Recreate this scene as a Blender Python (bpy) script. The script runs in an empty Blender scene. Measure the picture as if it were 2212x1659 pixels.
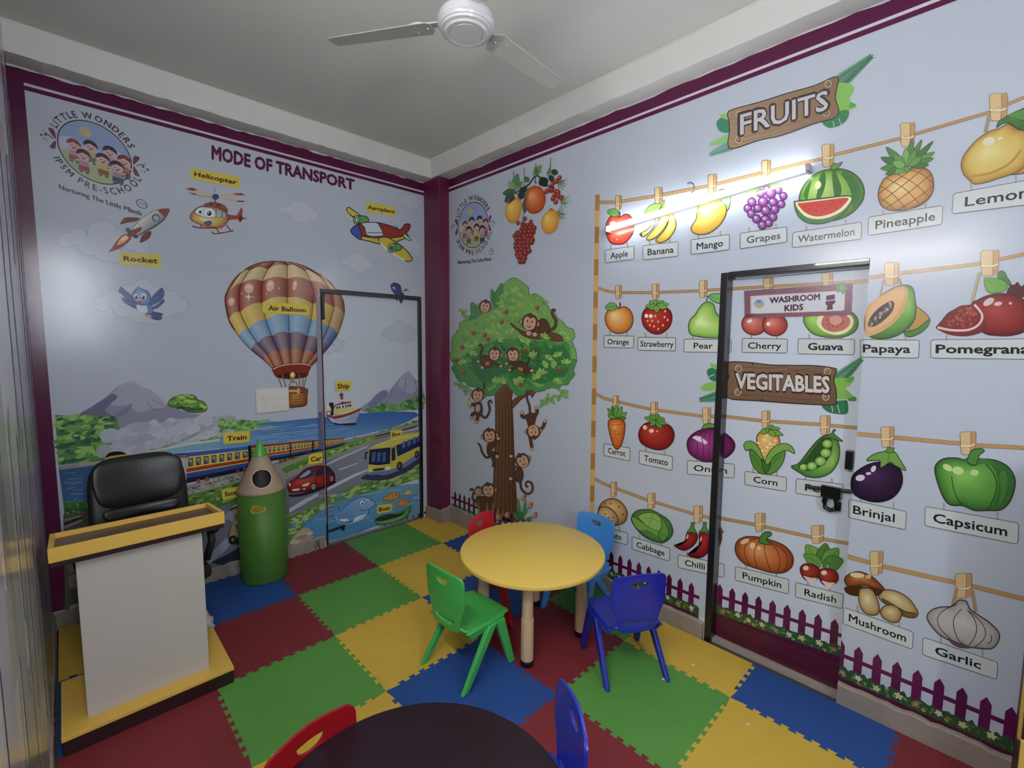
import bpy, bmesh, math, random
from mathutils import Vector, Matrix
from mathutils.geometry import tessellate_polygon, delaunay_2d_cdt
sc = bpy.context.scene
COL = sc.collection
PI = math.pi
# ------------------------------------------------------------------ camera, world, exposure
W, H, FPX = 2212, 1659, 1000.0
CAM = Vector((-2.62, -3.789, 1.73))
def cam_axes(yaw, pitch, roll):
    f = Vector((math.cos(yaw)*math.cos(pitch), math.sin(yaw)*math.cos(pitch), -math.sin(pitch)))
    r = f.cross(Vector((0, 0, 1))).normalized(); u = r.cross(f)
    c, s = math.cos(roll), math.sin(roll)
    return c*r + s*u, -s*r + c*u, f
RT, UP, FW = cam_axes(0.7996, 0.0908, 0.0073)
cd = bpy.data.cameras.new('camera'); cam = bpy.data.objects.new('camera', cd); COL.objects.link(cam)
m = Matrix((RT, UP, -FW)).transposed().to_4x4(); m.translation = CAM; cam.matrix_world = m
cd.sensor_width = 36; cd.lens = FPX/W*36; cd.clip_start = 0.01; cd.clip_end = 60
sc.camera = cam
wd = bpy.data.worlds.new('world'); sc.world = wd; wd.use_nodes = True
wd.node_tree.nodes['Background'].inputs[0].default_value = (0.8, 0.87, 1, 1)
wd.node_tree.nodes['Background'].inputs[1].default_value = 1.0
sc.view_settings.view_transform = 'Standard'; sc.view_settings.look = 'None'
sc.view_settings.gamma = 1; sc.view_settings.use_curve_mapping = False
sc.view_settings.exposure = 0.0
TUBE_POWER, TUBE2_POWER, WINDOW_POWER = 30.0, 135.0, 32.0





# ------------------------------------------------------------------ helpers
def ray(px, py): return RT*((px-W/2)/FPX) + UP*((H/2-py)/FPX) + FW
def at(px, py, axis, v):
    """point where the sight line of a photograph pixel meets the plane axis = v"""
    d = ray(px, py); return CAM + d*((v-CAM[axis])/d[axis])
def lin(c): return c/12.92 if c <= .04045 else ((c+.055)/1.055)**2.4
def hexc(h, g=1.0):
    return tuple(min(.95, lin(int(h[i:i+2], 16)/255)*g) for i in (0, 2, 4)) + (1,)
MATS = {}
def mat(name, h, rough=.5, g=1.0, bump=0, bscale=200, metal=0, var=0, vscale=6, coat=0, spec=.5):
    if name in MATS: return MATS[name]
    M = bpy.data.materials.new(name); M.use_nodes = True; nt = M.node_tree; b = nt.nodes['Principled BSDF']
    c = hexc(h, g) if isinstance(h, str) else h
    b.inputs['Base Color'].default_value = c; b.inputs['Roughness'].default_value = rough
    b.inputs['Metallic'].default_value = metal; b.inputs['Coat Weight'].default_value = coat
    b.inputs['Specular IOR Level'].default_value = spec
    tc = nt.nodes.new('ShaderNodeTexCoord')
    if var:
        n = nt.nodes.new('ShaderNodeTexNoise'); n.inputs['Scale'].default_value = vscale; n.inputs['Detail'].default_value = 6
        nt.links.new(tc.outputs['Object'], n.inputs['Vector'])
        mx = nt.nodes.new('ShaderNodeMix'); mx.data_type = 'RGBA'
        mx.inputs[6].default_value = tuple(x*(1-var) for x in c[:3])+(1,); mx.inputs[7].default_value = tuple(min(1, x*(1+var)) for x in c[:3])+(1,)
        nt.links.new(n.outputs['Fac'], mx.inputs[0]); nt.links.new(mx.outputs[2], b.inputs['Base Color'])
    if bump:
        n = nt.nodes.new('ShaderNodeTexNoise'); n.inputs['Scale'].default_value = bscale; n.inputs['Detail'].default_value = 3
        nt.links.new(tc.outputs['Object'], n.inputs['Vector'])
        bp = nt.nodes.new('ShaderNodeBump'); bp.inputs['Strength'].default_value = bump; bp.inputs['Distance'].default_value = .002
        nt.links.new(n.outputs['Fac'], bp.inputs['Height']); nt.links.new(bp.outputs[0], b.inputs['Normal'])
    MATS[name] = M; return M
def emit(name, col, s):
    M = bpy.data.materials.new(name); M.use_nodes = True; b = M.node_tree.nodes['Principled BSDF']
    b.inputs['Base Color'].default_value = (.8, .8, .8, 1); b.inputs['Emission Color'].default_value = col+(1,); b.inputs['Emission Strength'].default_value = s
    return M
def obj(name, bm, m, parent=None, smooth=False, loc=None, bevel=0, segs=2, angle=40):
    me = bpy.data.meshes.new(name); bm.normal_update(); bm.to_mesh(me); bm.free()
    o = bpy.data.objects.new(name, me); COL.objects.link(o)
    if m: me.materials.append(m)
    if smooth:
        me.polygons.foreach_set('use_smooth', [True]*len(me.polygons))
    if bevel:
        md = o.modifiers.new('bevel', 'BEVEL'); md.width = bevel; md.segments = segs; md.limit_method = 'ANGLE'; md.angle_limit = math.radians(angle)
    if parent: o.parent = parent
    if loc is not None: o.location = loc
    return o
def tag(o, label, cat, group=None):
    o['label'] = label; o['category'] = cat
    if group: o['group'] = group
    return o
def thing(name, label, cat, loc=(0, 0, 0), rz=0, group=None):
    o = bpy.data.objects.new(name, None); o.empty_display_size = .05; COL.objects.link(o)
    o.location = loc; o.rotation_euler.z = rz
    return tag(o, label, cat, group)
def struct(name, bm, m, **k):
    o = obj(name, bm, m, **k); o['kind'] = 'structure'; return o
def box(bm, x0, x1, y0, y1, z0, z1):
    v = [bm.verts.new(p) for p in ((x0,y0,z0),(x1,y0,z0),(x1,y1,z0),(x0,y1,z0),(x0,y0,z1),(x1,y0,z1),(x1,y1,z1),(x0,y1,z1))]
    for f in ((3,2,1,0),(4,5,6,7),(0,1,5,4),(1,2,6,5),(2,3,7,6),(3,0,4,7)): bm.faces.new([v[i] for i in f])
    return bm
def nb(*a):
    bm = bmesh.new()
    for b in a: box(bm, *b)
    return bm
def hull8(bm, A, B):
    """two quads (lists of 4 points) joined into a solid"""
    a = [bm.verts.new(p) for p in A]; b = [bm.verts.new(p) for p in B]
    bm.faces.new(a[::-1]); bm.faces.new(b)
    for i in range(4): bm.faces.new((a[i], a[(i+1)%4], b[(i+1)%4], b[i]))
    return bm
def lathe(bm, prof, n=48, cx=0, cy=0):
    rings = []
    for r, z in prof:
        rings.append([bm.verts.new((cx+r*math.cos(2*PI*i/n), cy+r*math.sin(2*PI*i/n), z)) for i in range(n)] if r > 1e-6 else [bm.verts.new((cx, cy, z))])
    for a, b in zip(rings, rings[1:]):
        for i in range(n):
            j = (i+1) % n
            if len(a) == 1 and len(b) == 1: continue
            if len(a) == 1: bm.faces.new((a[0], b[j], b[i]))
            elif len(b) == 1: bm.faces.new((a[i], a[j], b[0]))
            else: bm.faces.new((a[i], a[j], b[j], b[i]))
    bmesh.ops.recalc_face_normals(bm, faces=bm.faces)
    return bm
def tube(bm, pts, r, n=8):
    pts = [Vector(p) for p in pts]; rings = []
    for i, p in enumerate(pts):
        t = (pts[min(i+1, len(pts)-1)]-pts[max(i-1, 0)]).normalized()
        a = t.cross(Vector((0, 0, 1)) if abs(t.z) < .9 else Vector((1, 0, 0))).normalized(); b = t.cross(a)
        rr = r[i] if isinstance(r, (list, tuple)) else r
        rings.append([bm.verts.new(p+a*rr*math.cos(2*PI*k/n)+b*rr*math.sin(2*PI*k/n)) for k in range(n)])
    for a, b in zip(rings, rings[1:]):
        for k in range(n): bm.faces.new((a[k], a[(k+1)%n], b[(k+1)%n], b[k]))
    bm.faces.new(rings[0][::-1]); bm.faces.new(rings[-1])
    bmesh.ops.recalc_face_normals(bm, faces=bm.faces)
    return bm
def rrect(x0, x1, y0, y1, r, n=5):
    out = []
    for cx, cy, a in ((x1-r, y1-r, 0), (x0+r, y1-r, 90), (x0+r, y0+r, 180), (x1-r, y0+r, 270)):
        for k in range(n+1):
            t = math.radians(a+90*k/n); out.append((cx+r*math.cos(t), cy+r*math.sin(t)))
    return out
def plate(bm, pts, f0, f1):
    """prism of a 2D outline between two maps (u, v) -> 3D"""
    a = [bm.verts.new(f0(*p)) for p in pts]; b = [bm.verts.new(f1(*p)) for p in pts]; n = len(pts)
    bm.faces.new(a); bm.faces.new(b[::-1])
    for i in range(n): bm.faces.new((a[i], b[i], b[(i+1)%n], a[(i+1)%n]))
    bmesh.ops.recalc_face_normals(bm, faces=bm.faces)
    return bm

# ------------------------------------------------------------------ the room
CEIL, WTOP = 3.36, 3.195
XC, YB = -2.745, -5.6                       # wall beside the camera, wall behind it
DAX0, DAX1, DAZ = -1.11, -.150, 2.145       # back door opening
DBY0, DBY1, DBZ = -2.735, -3.387, 2.113     # washroom door opening
white = mat('white_plaster', 'c9c8c4', .85, bump=.25, bscale=30, var=.05, vscale=3, g=1.25)
ceilm = mat('ceiling_paint', 'bdbcb8', .9, bump=.3, bscale=18, var=.07, vscale=2.2, g=1.3)
stone = mat('grey_skirting_stone', '8d8378', .6, bump=.5, bscale=40, var=.18, vscale=14, g=1.2)
black = mat('black_paint', '121012', .35)
struct('floor', nb((XC-.1, .3, YB-.1, .3, -.14, -.0125)), mat('floor_screed', '4a4744', .8))
struct('ceiling', nb((XC-.1, .2, YB-.1, .2, CEIL, CEIL+.1)), ceilm)
T = .12
struct('wall_back', nb((XC, DAX0, 0, T, -.1, CEIL), (DAX0, DAX1, 0, T, DAZ, CEIL), (DAX1, .12, 0, T, -.1, CEIL)), white)
struct('wall_right', nb((0, T, DBY0, 0, -.1, CEIL), (0, T, DBY1, DBY0, DBZ, CEIL), (0, T, YB, DBY1, -.1, CEIL)), white)
struct('wall_left', nb((XC-T, XC, YB, T, -.1, CEIL)), white)
struct('wall_front', nb((XC-T, -2.66, YB-T, YB, -.1, CEIL), (-2.2, .12, YB-T, YB, -.1, CEIL), (-2.66, -2.2, YB-T, YB, -.1, 1.7), (-2.66, -2.2, YB-T, YB, 2.9, CEIL)), mat('front_wall_paint', 'a9a8a6', .8))
# concrete beams under the ceiling
def wavy_beam(axis):
    bm = bmesh.new(); rnd = random.Random(4+axis); n = 60
    rows = []
    for i in range(n+1):
        t = i/n
        dz = rnd.uniform(-.004, .004); dp = rnd.uniform(-.003, .003)
        L = (XC+(-.02-XC)*t) if axis == 1 else (YB+(-.02-YB)*t)
        pr = .152 if axis == 1 else .130
        prof = ((.0, WTOP+.006+dz), (pr+dp, WTOP+.006+dz*.6), (pr+.003+dp*.4, CEIL-.012), (pr+.012, CEIL+.001), (0, CEIL+.001))
        rows.append([bm.verts.new((L, -p, z) if axis == 1 else (-p, L, z)) for p, z in prof])
    for a, b in zip(rows, rows[1:]):
        for k in range(4): bm.faces.new((a[k], a[k+1], b[k+1], b[k]))
    bm.faces.new(rows[0]); bm.faces.new(rows[-1][::-1])
    bmesh.ops.recalc_face_normals(bm, faces=bm.faces)
    return bm
struct('trim_1', wavy_beam(1), white); struct('trim_2', wavy_beam(0), white)
# purple boxed column in the corner
vio = mat('plum_gloss_vinyl', '561432', .3, g=1.45, bump=.06, bscale=9)
struct('trim_3', nb((-.107, -.0005, -.252, -.0005, .115, WTOP+.02)), vio, bevel=.004)
# skirting
def skirt(name, pts, h, seed):
    """pts: floor polyline (front face); irregular mortar-topped skirting behind it"""
    bm = bmesh.new(); rnd = random.Random(seed)
    return bm
def skirt_run(p0, p1, nrm, h0, h1, th, seed, step=.03):
    bm = bmesh.new(); rnd = random.Random(seed); p0 = Vector(p0); p1 = Vector(p1); L = (p1-p0).length; n = max(2, int(L/step)); nv = Vector(nrm)
    rows = []
    for i in range(n+1):
        t = i/n; p = p0.lerp(p1, t); h = h0+(h1-h0)*t+rnd.uniform(-.006, .006); d = th+rnd.uniform(-.0015, .0015)
        rows.append([bm.verts.new(q) for q in (p, p+nv*d, p+nv*d+Vector((0, 0, h-.006)), p+nv*(d-.005)+Vector((0, 0, h+rnd.uniform(-.003, .003))), p+Vector((0, 0, h+.004)))])
    for a, b in zip(rows, rows[1:]):
        for k in range(4): bm.faces.new((a[k], a[k+1], b[k+1], b[k]))
    bm.faces.new(rows[0]); bm.faces.new(rows[-1][::-1])
    bmesh.ops.recalc_face_normals(bm, faces=bm.faces)
    return bm
zf = -.0125
struct('baseboard_back', skirt_run((XC, 0, zf), (-1.125, 0, zf), (0, -1, 0), .105, .112, .014, 1), stone)
bmx = skirt_run((-.148, -.002, zf), (-.105, -.002, zf), (0, -1, 0), .15, .15, .01, 2)
struct('baseboard_corner', skirt_run((-.107, -.002, zf), (-.107, -.262, zf), (-1, 0, 0), .12, .135, .016, 3), stone); bmx.free()
struct('baseboard_column', skirt_run((-.123, -.252, zf), (-.004, -.252, zf), (0, -1, 0), .135, .165, .016, 5), stone)
struct('baseboard_right', skirt_run((0, -.268, zf), (0, DBY0+.006, zf), (-1, 0, 0), .165, .11, .022, 6), stone)
struct('baseboard_right_near', skirt_run((0, DBY1-.002, zf), (0, YB, zf), (-1, 0, 0), .115, .105, .024, 7), stone)
struct('baseboard_left', skirt_run((XC, -.02, zf), (XC, YB, zf), (1, 0, 0), .1, .1, .008, 8), stone)
# window in the wall behind the camera (daylight)
wf = struct('window_1', nb((-2.66, -2.2, YB-.09, YB-.04, 1.7, 1.75), (-2.66, -2.2, YB-.09, YB-.04, 2.85, 2.9), (-2.66, -2.62, YB-.09, YB-.04, 1.75, 2.85), (-2.24, -2.2, YB-.09, YB-.04, 1.75, 2.85), (-2.445, -2.415, YB-.09, YB-.04, 1.75, 2.85)), mat('window_frame_white', 'd8d8d4', .4))
wp = obj('pane', nb((-2.62, -2.24, YB-.072, YB-.066, 1.75, 2.85)), emit('daylight_pane', (.82, .9, 1), WINDOW_POWER), wf)
# ------------------------------------------------------------------ doors
dframe = mat('black_door_frame', '17141a', .3, coat=.3)
sheet = mat('door_sheet', 'b9c0cc', .3, g=1.35)
d1 = struct('door_1', nb((DAX0+.012, DAX1-.022, .03, .06, .012, DAZ-.03)), sheet)
obj('frame', nb((DAX1-.022, DAX1+.001, -.008, .1, 0, DAZ), (DAX0, DAX1+.001, -.006, .1, DAZ-.032, DAZ+.004), (DAX0+.006, DAX0+.018, -.004, .1, 0, DAZ-.032)), dframe, d1, bevel=.002)
obj('edging_strip', nb((DAX0-.004, DAX0+.006, -.012, .1, .2, DAZ-.035)), mat('plum_pink_gloss', 'b98a9c', .15, coat=.6), d1, bevel=.003)['label'] = 'glossy pinkish edging strip'
bm = nb((-1.083, -1.066, .0, .03, 1.90, DAZ-.03), (-1.087, -1.062, .012, .03, 1.93, 1.95)); box(bm, -1.089, -1.06, -.002, .03, 2.085, 2.115)
obj('tower_bolt', bm, black, d1, bevel=.003)
bm = bmesh.new(); p = [at(692, 1154, 1, .02), at(745, 1136, 1, .02)]
tube(bm, [p[0], p[1]], .011, 10); box(bm, p[1].x-.03, p[1].x-.012, .0, .03, p[1].z-.03, p[1].z+.01)
obj('slide_bolt', bm, mat('dark_bolt_metal', '3a3433', .4, metal=.6), d1)
d2 = struct('door_2', nb((.07, .1, DBY1-.04, DBY0-.036, .01, DBZ-.03)), sheet)
obj('frame', nb((-.004, .115, DBY0-.036, DBY0+.002, zf, DBZ), (-.003, .115, DBY1-.0, DBY0-.036, DBZ-.026, DBZ+.003), (.06, .115, DBY1-.04, DBY1-.002, zf, DBZ)), dframe, d2, bevel=.003)
obj('threshold', nb((.02, .118, DBY1, DBY0-.036, zf, .006)), mat('threshold_marble', 'a89c92', .5, var=.1), d2)
obj('kick_panel', nb((.062, .071, DBY1-.03, DBY0-.038, .012, .14)), mat('plum_kick_vinyl', '4a1228', .3, g=1.25), d2)['label'] = 'plain dark plum band along the foot of the door'
xl = .055
a = at(1745, 1052, 0, xl); b = at(1842, 1062, 0, xl)
bm = tube(bmesh.new(), [a, b], .009, 10); c = at(1795, 1062, 0, xl); box(bm, .045, .07, c.y-.04, c.y+.04, c.z-.03, c.z+.025)
obj('latch_bolt', bm, mat('black_iron', '100e12', .35, metal=.3), d2)
c = at(1795, 1085, 0, xl); bm = bmesh.new()
tube(bm, [Vector((xl-.012, c.y-.02, c.z+.03)), Vector((xl-.012, c.y-.026, c.z)), Vector((xl-.012, c.y-.02, c.z-.028)), Vector((xl-.012, c.y, c.z-.036)), Vector((xl-.012, c.y+.02, c.z-.028)), Vector((xl-.012, c.y+.026, c.z)), Vector((xl-.012, c.y+.02, c.z+.03))], .011, 10)
e = at(1812, 1094, 0, xl); box(bm, .05, .07, e.y-.008, e.y+.008, e.z-.022, e.z+.02)
obj('hasp', bm, MATS['black_iron'], d2)
c0 = at(1829, 972, 0, .06); c1 = at(1842, 1014, 0, .06)
obj('handle_block', nb((.035, .07, min(c0.y, c1.y), max(c0.y, c1.y), c1.z, c0.z)), MATS['black_iron'], d2, bevel=.003)
# ------------------------------------------------------------------ floor mats
MC = {'Y': ('c2a03c', 1.25), 'B': ('1f4585', 1.25), 'R': ('6f2228', 1.3), 'G': ('518a3c', 1.25)}
def matm(k):
    M = mat('foam_mat_'+{'Y': 'yellow', 'B': 'blue', 'R': 'red', 'G': 'green'}[k], MC[k][0], .62, g=MC[k][1], var=.08, vscale=7)
    nt = M.node_tree
    if not any(n.type == 'TEX_VORONOI' for n in nt.nodes):
        tc = next(n for n in nt.nodes if n.type == 'TEX_COORD'); v = nt.nodes.new('ShaderNodeTexVoronoi'); v.inputs['Scale'].default_value = 130
        mp = nt.nodes.new('ShaderNodeMapping'); mp.inputs['Scale'].default_value = (1, .35, 1); mp.inputs['Rotation'].default_value = (0, 0, .8)
        nt.links.new(tc.outputs['Object'], mp.inputs[0]); nt.links.new(mp.outputs[0], v.inputs['Vector'])
        bp = nt.nodes.new('ShaderNodeBump'); bp.inputs['Strength'].default_value = .35; bp.inputs['Distance'].default_value = .0015
        nt.links.new(v.outputs['Distance'], bp.inputs['Height']); nt.links.new(bp.outputs[0], nt.nodes['Principled BSDF'].inputs['Normal'])
    return M
S_ = .6; X0, Y0 = .236, -.02; NT = 10
def teeth(n=NT, d=.009):
    """profile (t, offset) along an edge: dovetail tabs"""
    out = []; w = 1/n
    for k in range(n):
        c = (k+.5)*w
        if k in (0, n-1): continue
        out += [(c-w*.2, -d), (c-w*.31, d), (c+w*.31, d), (c+w*.2, -d)]
    return out
TP = teeth()
def edge(p, q, flip):
    p = Vector(p); q = Vector(q); d = q-p; n = Vector((-d.y, d.x)).normalized()
    return [tuple(p)]+[tuple(p+d*t+n*o) for t, o in TP]
def clip(poly, a, b, c):
    out = []
    for i in range(len(poly)):
        p, q = poly[i], poly[(i+1) % len(poly)]; fp, fq = a*p[0]+b*p[1]-c, a*q[0]+b*q[1]-c
        if fp <= 0: out.append(p)
        if (fp < 0 < fq) or (fq < 0 < fp):
            t = fp/(fp-fq); out.append((p[0]+(q[0]-p[0])*t, p[1]+(q[1]-p[1])*t))
    return out
CN = {'Y': 'yellow', 'B': 'blue', 'R': 'red', 'G': 'green'}
ML = {(0,0): 'in the far corner against the purple column', (1,0): 'against the foot of the closed back door', (2,0): 'beside the pencil-shaped bin, at the door edge', (3,0): 'under the green pencil-shaped bin', (4,0): 'mostly hidden behind the white lectern',
 (0,1): 'by the wall behind the red chair', (1,1): 'next inward from the far corner, beyond the yellow table', (2,1): 'one square left of the yellow table', (3,1): 'right beside the white lectern', (4,1): 'under the lectern, a sliver showing at its left',
 (0,2): 'under the light blue chair by the fruit wall', (1,2): 'under the far left side of the yellow table', (2,2): 'under the back legs of the green chair', (3,2): 'in front of the lectern, behind the near red chair', (4,2): 'in front of the lectern at the left wall',
 (0,3): 'by the fence mural between light blue and dark blue chairs', (1,3): 'under the yellow table and its front leg', (2,3): 'between the green chair and the dark table', (3,3): 'under the near red chair', (4,3): 'under the left edge of the dark table',
 (0,4): 'in front of the left side of the washroom door', (1,4): 'under the dark blue chair at the yellow table', (2,4): 'between the dark table and the far blue chair', (3,4): 'hidden under the dark round table',
 (0,5): 'in front of the washroom door threshold', (1,5): 'at the bottom edge, right of the near blue chair', (2,5): 'nearest the camera beside the near blue chair',
 (0,6): 'in the bottom right corner by the skirting', (1,6): 'nearest the camera by the right wall'}
for (i, j), where in ML.items():
    k = 'YBRG'[(j-i) % 4]
    x1 = X0-S_*i; x0 = x1-S_; y1 = Y0-S_*j; y0 = y1-S_
    pl = edge((x0, y0), (x1, y0), 0)
    pl += edge((x1, y0), (x1, y1), 0)
    top = edge((x0, y1), (x1, y1), 0)+[(x1, y1)]; pl += top[1:][::-1]
    lef = edge((x0, y0), (x0, y1), 0)+[(x0, y1)]; pl += lef[1:][::-1]
    g = .0006
    yc, xcn = (y0+y1)/2, (x0+x1)/2
    pl = clip(pl, 0, 1, -.0155)
    if i == 0:
        pl = clip(pl, 1, 0, -.026)
    if i == 4: pl = clip(pl, -1, 0, 2.728)
    if j == 0 and i == 1: pl = clip(pl, 1, 0, -.2)
    parts = [pl]
    if i == 0 and j == 0: parts = [clip(pl, 1, 0, -.126), clip(clip(pl, -1, 0, .126), 0, 1, -.273)]
    bm = bmesh.new()
    for pl in parts:
     tri = tessellate_polygon([[Vector((p[0], p[1], 0)) for p in pl]])
     vs = [bm.verts.new((p[0], p[1], 0)) for p in pl]; wv = [bm.verts.new((p[0], p[1], -.012)) for p in pl]
     for t in tri:
         try: bm.faces.new([vs[q] for q in t])
         except ValueError: pass
     for q in range(len(pl)): bm.faces.new((vs[q], wv[q], wv[(q+1) % len(pl)], vs[(q+1) % len(pl)]))
    bmesh.ops.recalc_face_normals(bm, faces=bm.faces)
    for f in bm.faces:
        if abs(f.normal.z) > .9 and f.normal.z < 0: f.normal_flip()
    o = obj('foam_mat', bm, matm(k), bevel=0)
    tag(o, '%s foam jigsaw mat %s' % (CN[k], where), 'foam mat', 'foam jigsaw floor mats')
# ------------------------------------------------------------------ tables
def table(loc, name_label, topm, group='round kids tables'):
    t = thing('round_table', name_label, 'table', loc, 0, group)
    R = .424
    lathe(bm := bmesh.new(), [(0, .484), (R-.006, .484), (R-.001, .487), (R, .492), (R, .502), (R-.002, .507), (R-.007, .5095), (0, .5095)], 96)
    obj('tabletop', bm, topm, t, smooth=True).modifiers.new('es', 'EDGE_SPLIT').split_angle = .6
    wood = mat('beige_wood_plastic', 'b79c7e', .45, g=1.35, var=.06, vscale=25)
    for sx, sy in ((-1, -1), (1, -1), (1, 1), (-1, 1)):
        a = math.radians(45*0)+0
        cx, cy = sx*.207, sy*.207
        bm = lathe(bmesh.new(), [(0, .03), (.034, .03), (.034, .255), (.033, .262), (.0305, .263), (.0305, .44), (.036, .483), (0, .4835)], 32, cx, cy)
        lg = obj('leg', bm, wood, t, smooth=True)
        md = lg.modifiers.new('es', 'EDGE_SPLIT'); md.split_angle = .7
        obj('foot_cap', lathe(bmesh.new(), [(0, 0), (.033, 0), (.036, .004), (.036, .03), (.034, .034), (0, .034)], 32, cx, cy), black, lg, smooth=True)
    return t
tt = table((-.69, -1.985, 0), 'round yellow kids table with four beige legs', mat('yellow_laminate', 'cdae52', .42, g=1.35))
tt.rotation_euler.z = math.radians(-6)
table((-2.06, -2.872, 0), 'round dark plum table at the bottom edge of the photo', mat('dark_plum_laminate', '20121b', .45, g=1.2, spec=.3))
# ------------------------------------------------------------------ small plastic chairs
def shell(outline, holes, f, thick, m, name, parent, step=.012):
    """outline/holes in (u, v), bent by f into 3D, given thickness"""
    us = [p[0] for p in outline]; vs_ = [p[1] for p in outline]
    def inside(p, poly):
        c = False; n = len(poly)
        for i in range(n):
            a, b = poly[i], poly[i-1]
            if (a[1] > p[1]) != (b[1] > p[1]) and p[0] < (b[0]-a[0])*(p[1]-a[1])/(b[1]-a[1])+a[0]: c = not c
        return c
    pts = []; edges = []
    for loop in [outline]+holes:
        o = len(pts); pts += [Vector(p) for p in loop]; edges += [(o+i, o+(i+1) % len(loop)) for i in range(len(loop))]
    def far(p): return all((Vector(p)-q).length > step*.55 for q in bound)
    bound = list(pts)
    u = min(us)
    while u < max(us):
        v = min(vs_)
        while v < max(vs_):
            if inside((u, v), outline) and not any(inside((u, v), h) for h in holes) and far((u, v)): pts.append(Vector((u, v)))
            v += step
        u += step
    V, _, F, *_ = delaunay_2d_cdt(pts, edges, [], 1, 1e-6)
    bm = bmesh.new(); bv = [bm.verts.new(f(p.x, p.y)) for p in V]
    for t in F:
        c = sum((V[i] for i in t), Vector((0, 0)))/len(t)
        if inside(c, outline) and not any(inside(c, h) for h in holes): bm.faces.new([bv[i] for i in t])
    bmesh.ops.recalc_face_normals(bm, faces=bm.faces)
    o = obj(name, bm, m, parent, smooth=True)
    s = o.modifiers.new('thick', 'SOLIDIFY'); s.thickness = thick; s.offset = 0
    b = o.modifiers.new('bevel', 'BEVEL'); b.width = thick*.3; b.segments = 3; b.angle_limit = math.radians(50)
    return o
def arc_hole(w, h, sag, n=12):
    """D-shaped hand hole: nearly flat top, bellied bottom"""
    top = [(-w+2*w*i/n, sag*(1-(2*i/n-1)**2)*.15-.0) for i in range(n+1)]
    bot = [(w*math.cos(PI*i/n), -h*math.sin(PI*i/n)**.8) for i in range(1, n)]
    return top+bot
def kid_chair(loc, ang, colour, label, g=1.3):
    M = mat('chair_plastic_'+colour, colour, .3, g=g, coat=.25)
    t = thing('kids_chair', label, 'chair', loc, math.radians(ang), 'small plastic kids chairs')
    # backrest outline (u across, v up from the seat)
    ol = []
    for u, v in [(-.098, .0), (-.112, .05), (-.126, .10), (-.142, .13), (-.146, .18), (-.146, .255)]: ol.append((u, v))
    for k in range(7):
        a = math.radians(180-90*k/6); ol.append((-.111+.035*math.cos(a), .262+.035*math.sin(a)))
    ol += [(-.05, .304), (0, .307)]
    ol = ol+[(-u, v) for u, v in ol[:-1][::-1]]
    ol += [(.07, -.012), (0, -.016), (-.07, -.012)]
    h1 = [(u, v+.262) for u, v in arc_hole(.045, .034, .02)]
    h2 = [(u*1.0, v) for u, v in [(-.075, .055), (-.06, .05), (-.03, .046), (0, .045), (.03, .046), (.06, .05), (.075, .055), (.078, .036), (.06, .024), (.03, .017), (0, .015), (-.03, .017), (-.06, .024), (-.078, .036)]]
    def fb(u, v): return (-.150-.09*v+.9*u*u*(.4+v*2.0)-.0, u, .285+v*.985)
    shell(ol, [h1, h2], fb, .011, M, 'backrest', t)
    so = [(-.135, -.13), (-.10, -.140), (.02, -.150), (.12, -.152), (.165, -.142), (.172, -.12), (.176, 0), (.172, .12), (.165, .142), (.12, .152), (.02, .150), (-.10, .140), (-.135, .13), (-.148, .10), (-.15, 0), (-.148, -.10)]
    def fs(u, v):
        z = .285+.012*max(0, (u-.05)/.12)*0-.03*max(0, (u-.13)/.045)**2*.3
        z += -.012*math.cos(v/.152*PI/2)*math.cos(u/.17*PI/2) + .02*max(0, (-u-.1)/.05)**2
        return (u, v, z)
    shell(so, [], fs, .012, M, 'seat', t, step=.02)
    for s in (-1, 1):
        # side apron that the legs spring from
        bm = bmesh.new()
        A = [(-.10, s*.122, .235), (.09, s*.126, .25), (.125, s*.142, .286), (-.142, s*.136, .29)]
        B = [(x, y+s*.018, z-.003) for x, y, z in A]
        hull8(bm, A, B); bmesh.ops.recalc_face_normals(bm, faces=bm.faces)
        obj('side_apron', bm, M, t, bevel=.006)
        for f in (-1, 1):
            x0 = .085 if f > 0 else .03; zt = .272
            tp = Vector((x0, s*.152, zt)); ft = Vector(((.165 if f > 0 else -.172), s*.166, 0))
            bm = bmesh.new()
            w0, w1, th = .031, .021, .014
            hull8(bm, [ft+Vector((-w1, -th*.8, 0)), ft+Vector((w1, -th*.8, 0)), ft+Vector((w1, th*.8, 0)), ft+Vector((-w1, th*.8, 0))],
                      [tp+Vector((-w0, -th, 0)), tp+Vector((w0, -th, 0)), tp+Vector((w0, th, 0)), tp+Vector((-w0, th, 0))])
            obj('leg', bm, M, t, bevel=.006, segs=3)
    return t
kid_chair((-1.135, -1.935, 0), 3, '3fa04c', 'bright green plastic chair pulled up to the yellow table')
kid_chair((-.53, -2.515, 0), 58, '15208a', 'dark blue plastic chair at the right of the yellow table', g=1.5)
kid_chair((-.288, -2.035, 0), 180, '3f86d0', 'light blue plastic chair between yellow table and fruit wall')
kid_chair((-.64, -1.665, 0), -74, 'a81a1e', 'red plastic chair behind the yellow table, mostly hidden')
kid_chair((-2.125, -2.625, 0), -80, '7d0c12', 'red plastic chair behind the dark round table', g=1.4)
kid_chair((-1.655, -2.855, 0), 146, '16228c', 'blue plastic chair at the right of the dark table', g=1.5)
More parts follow.
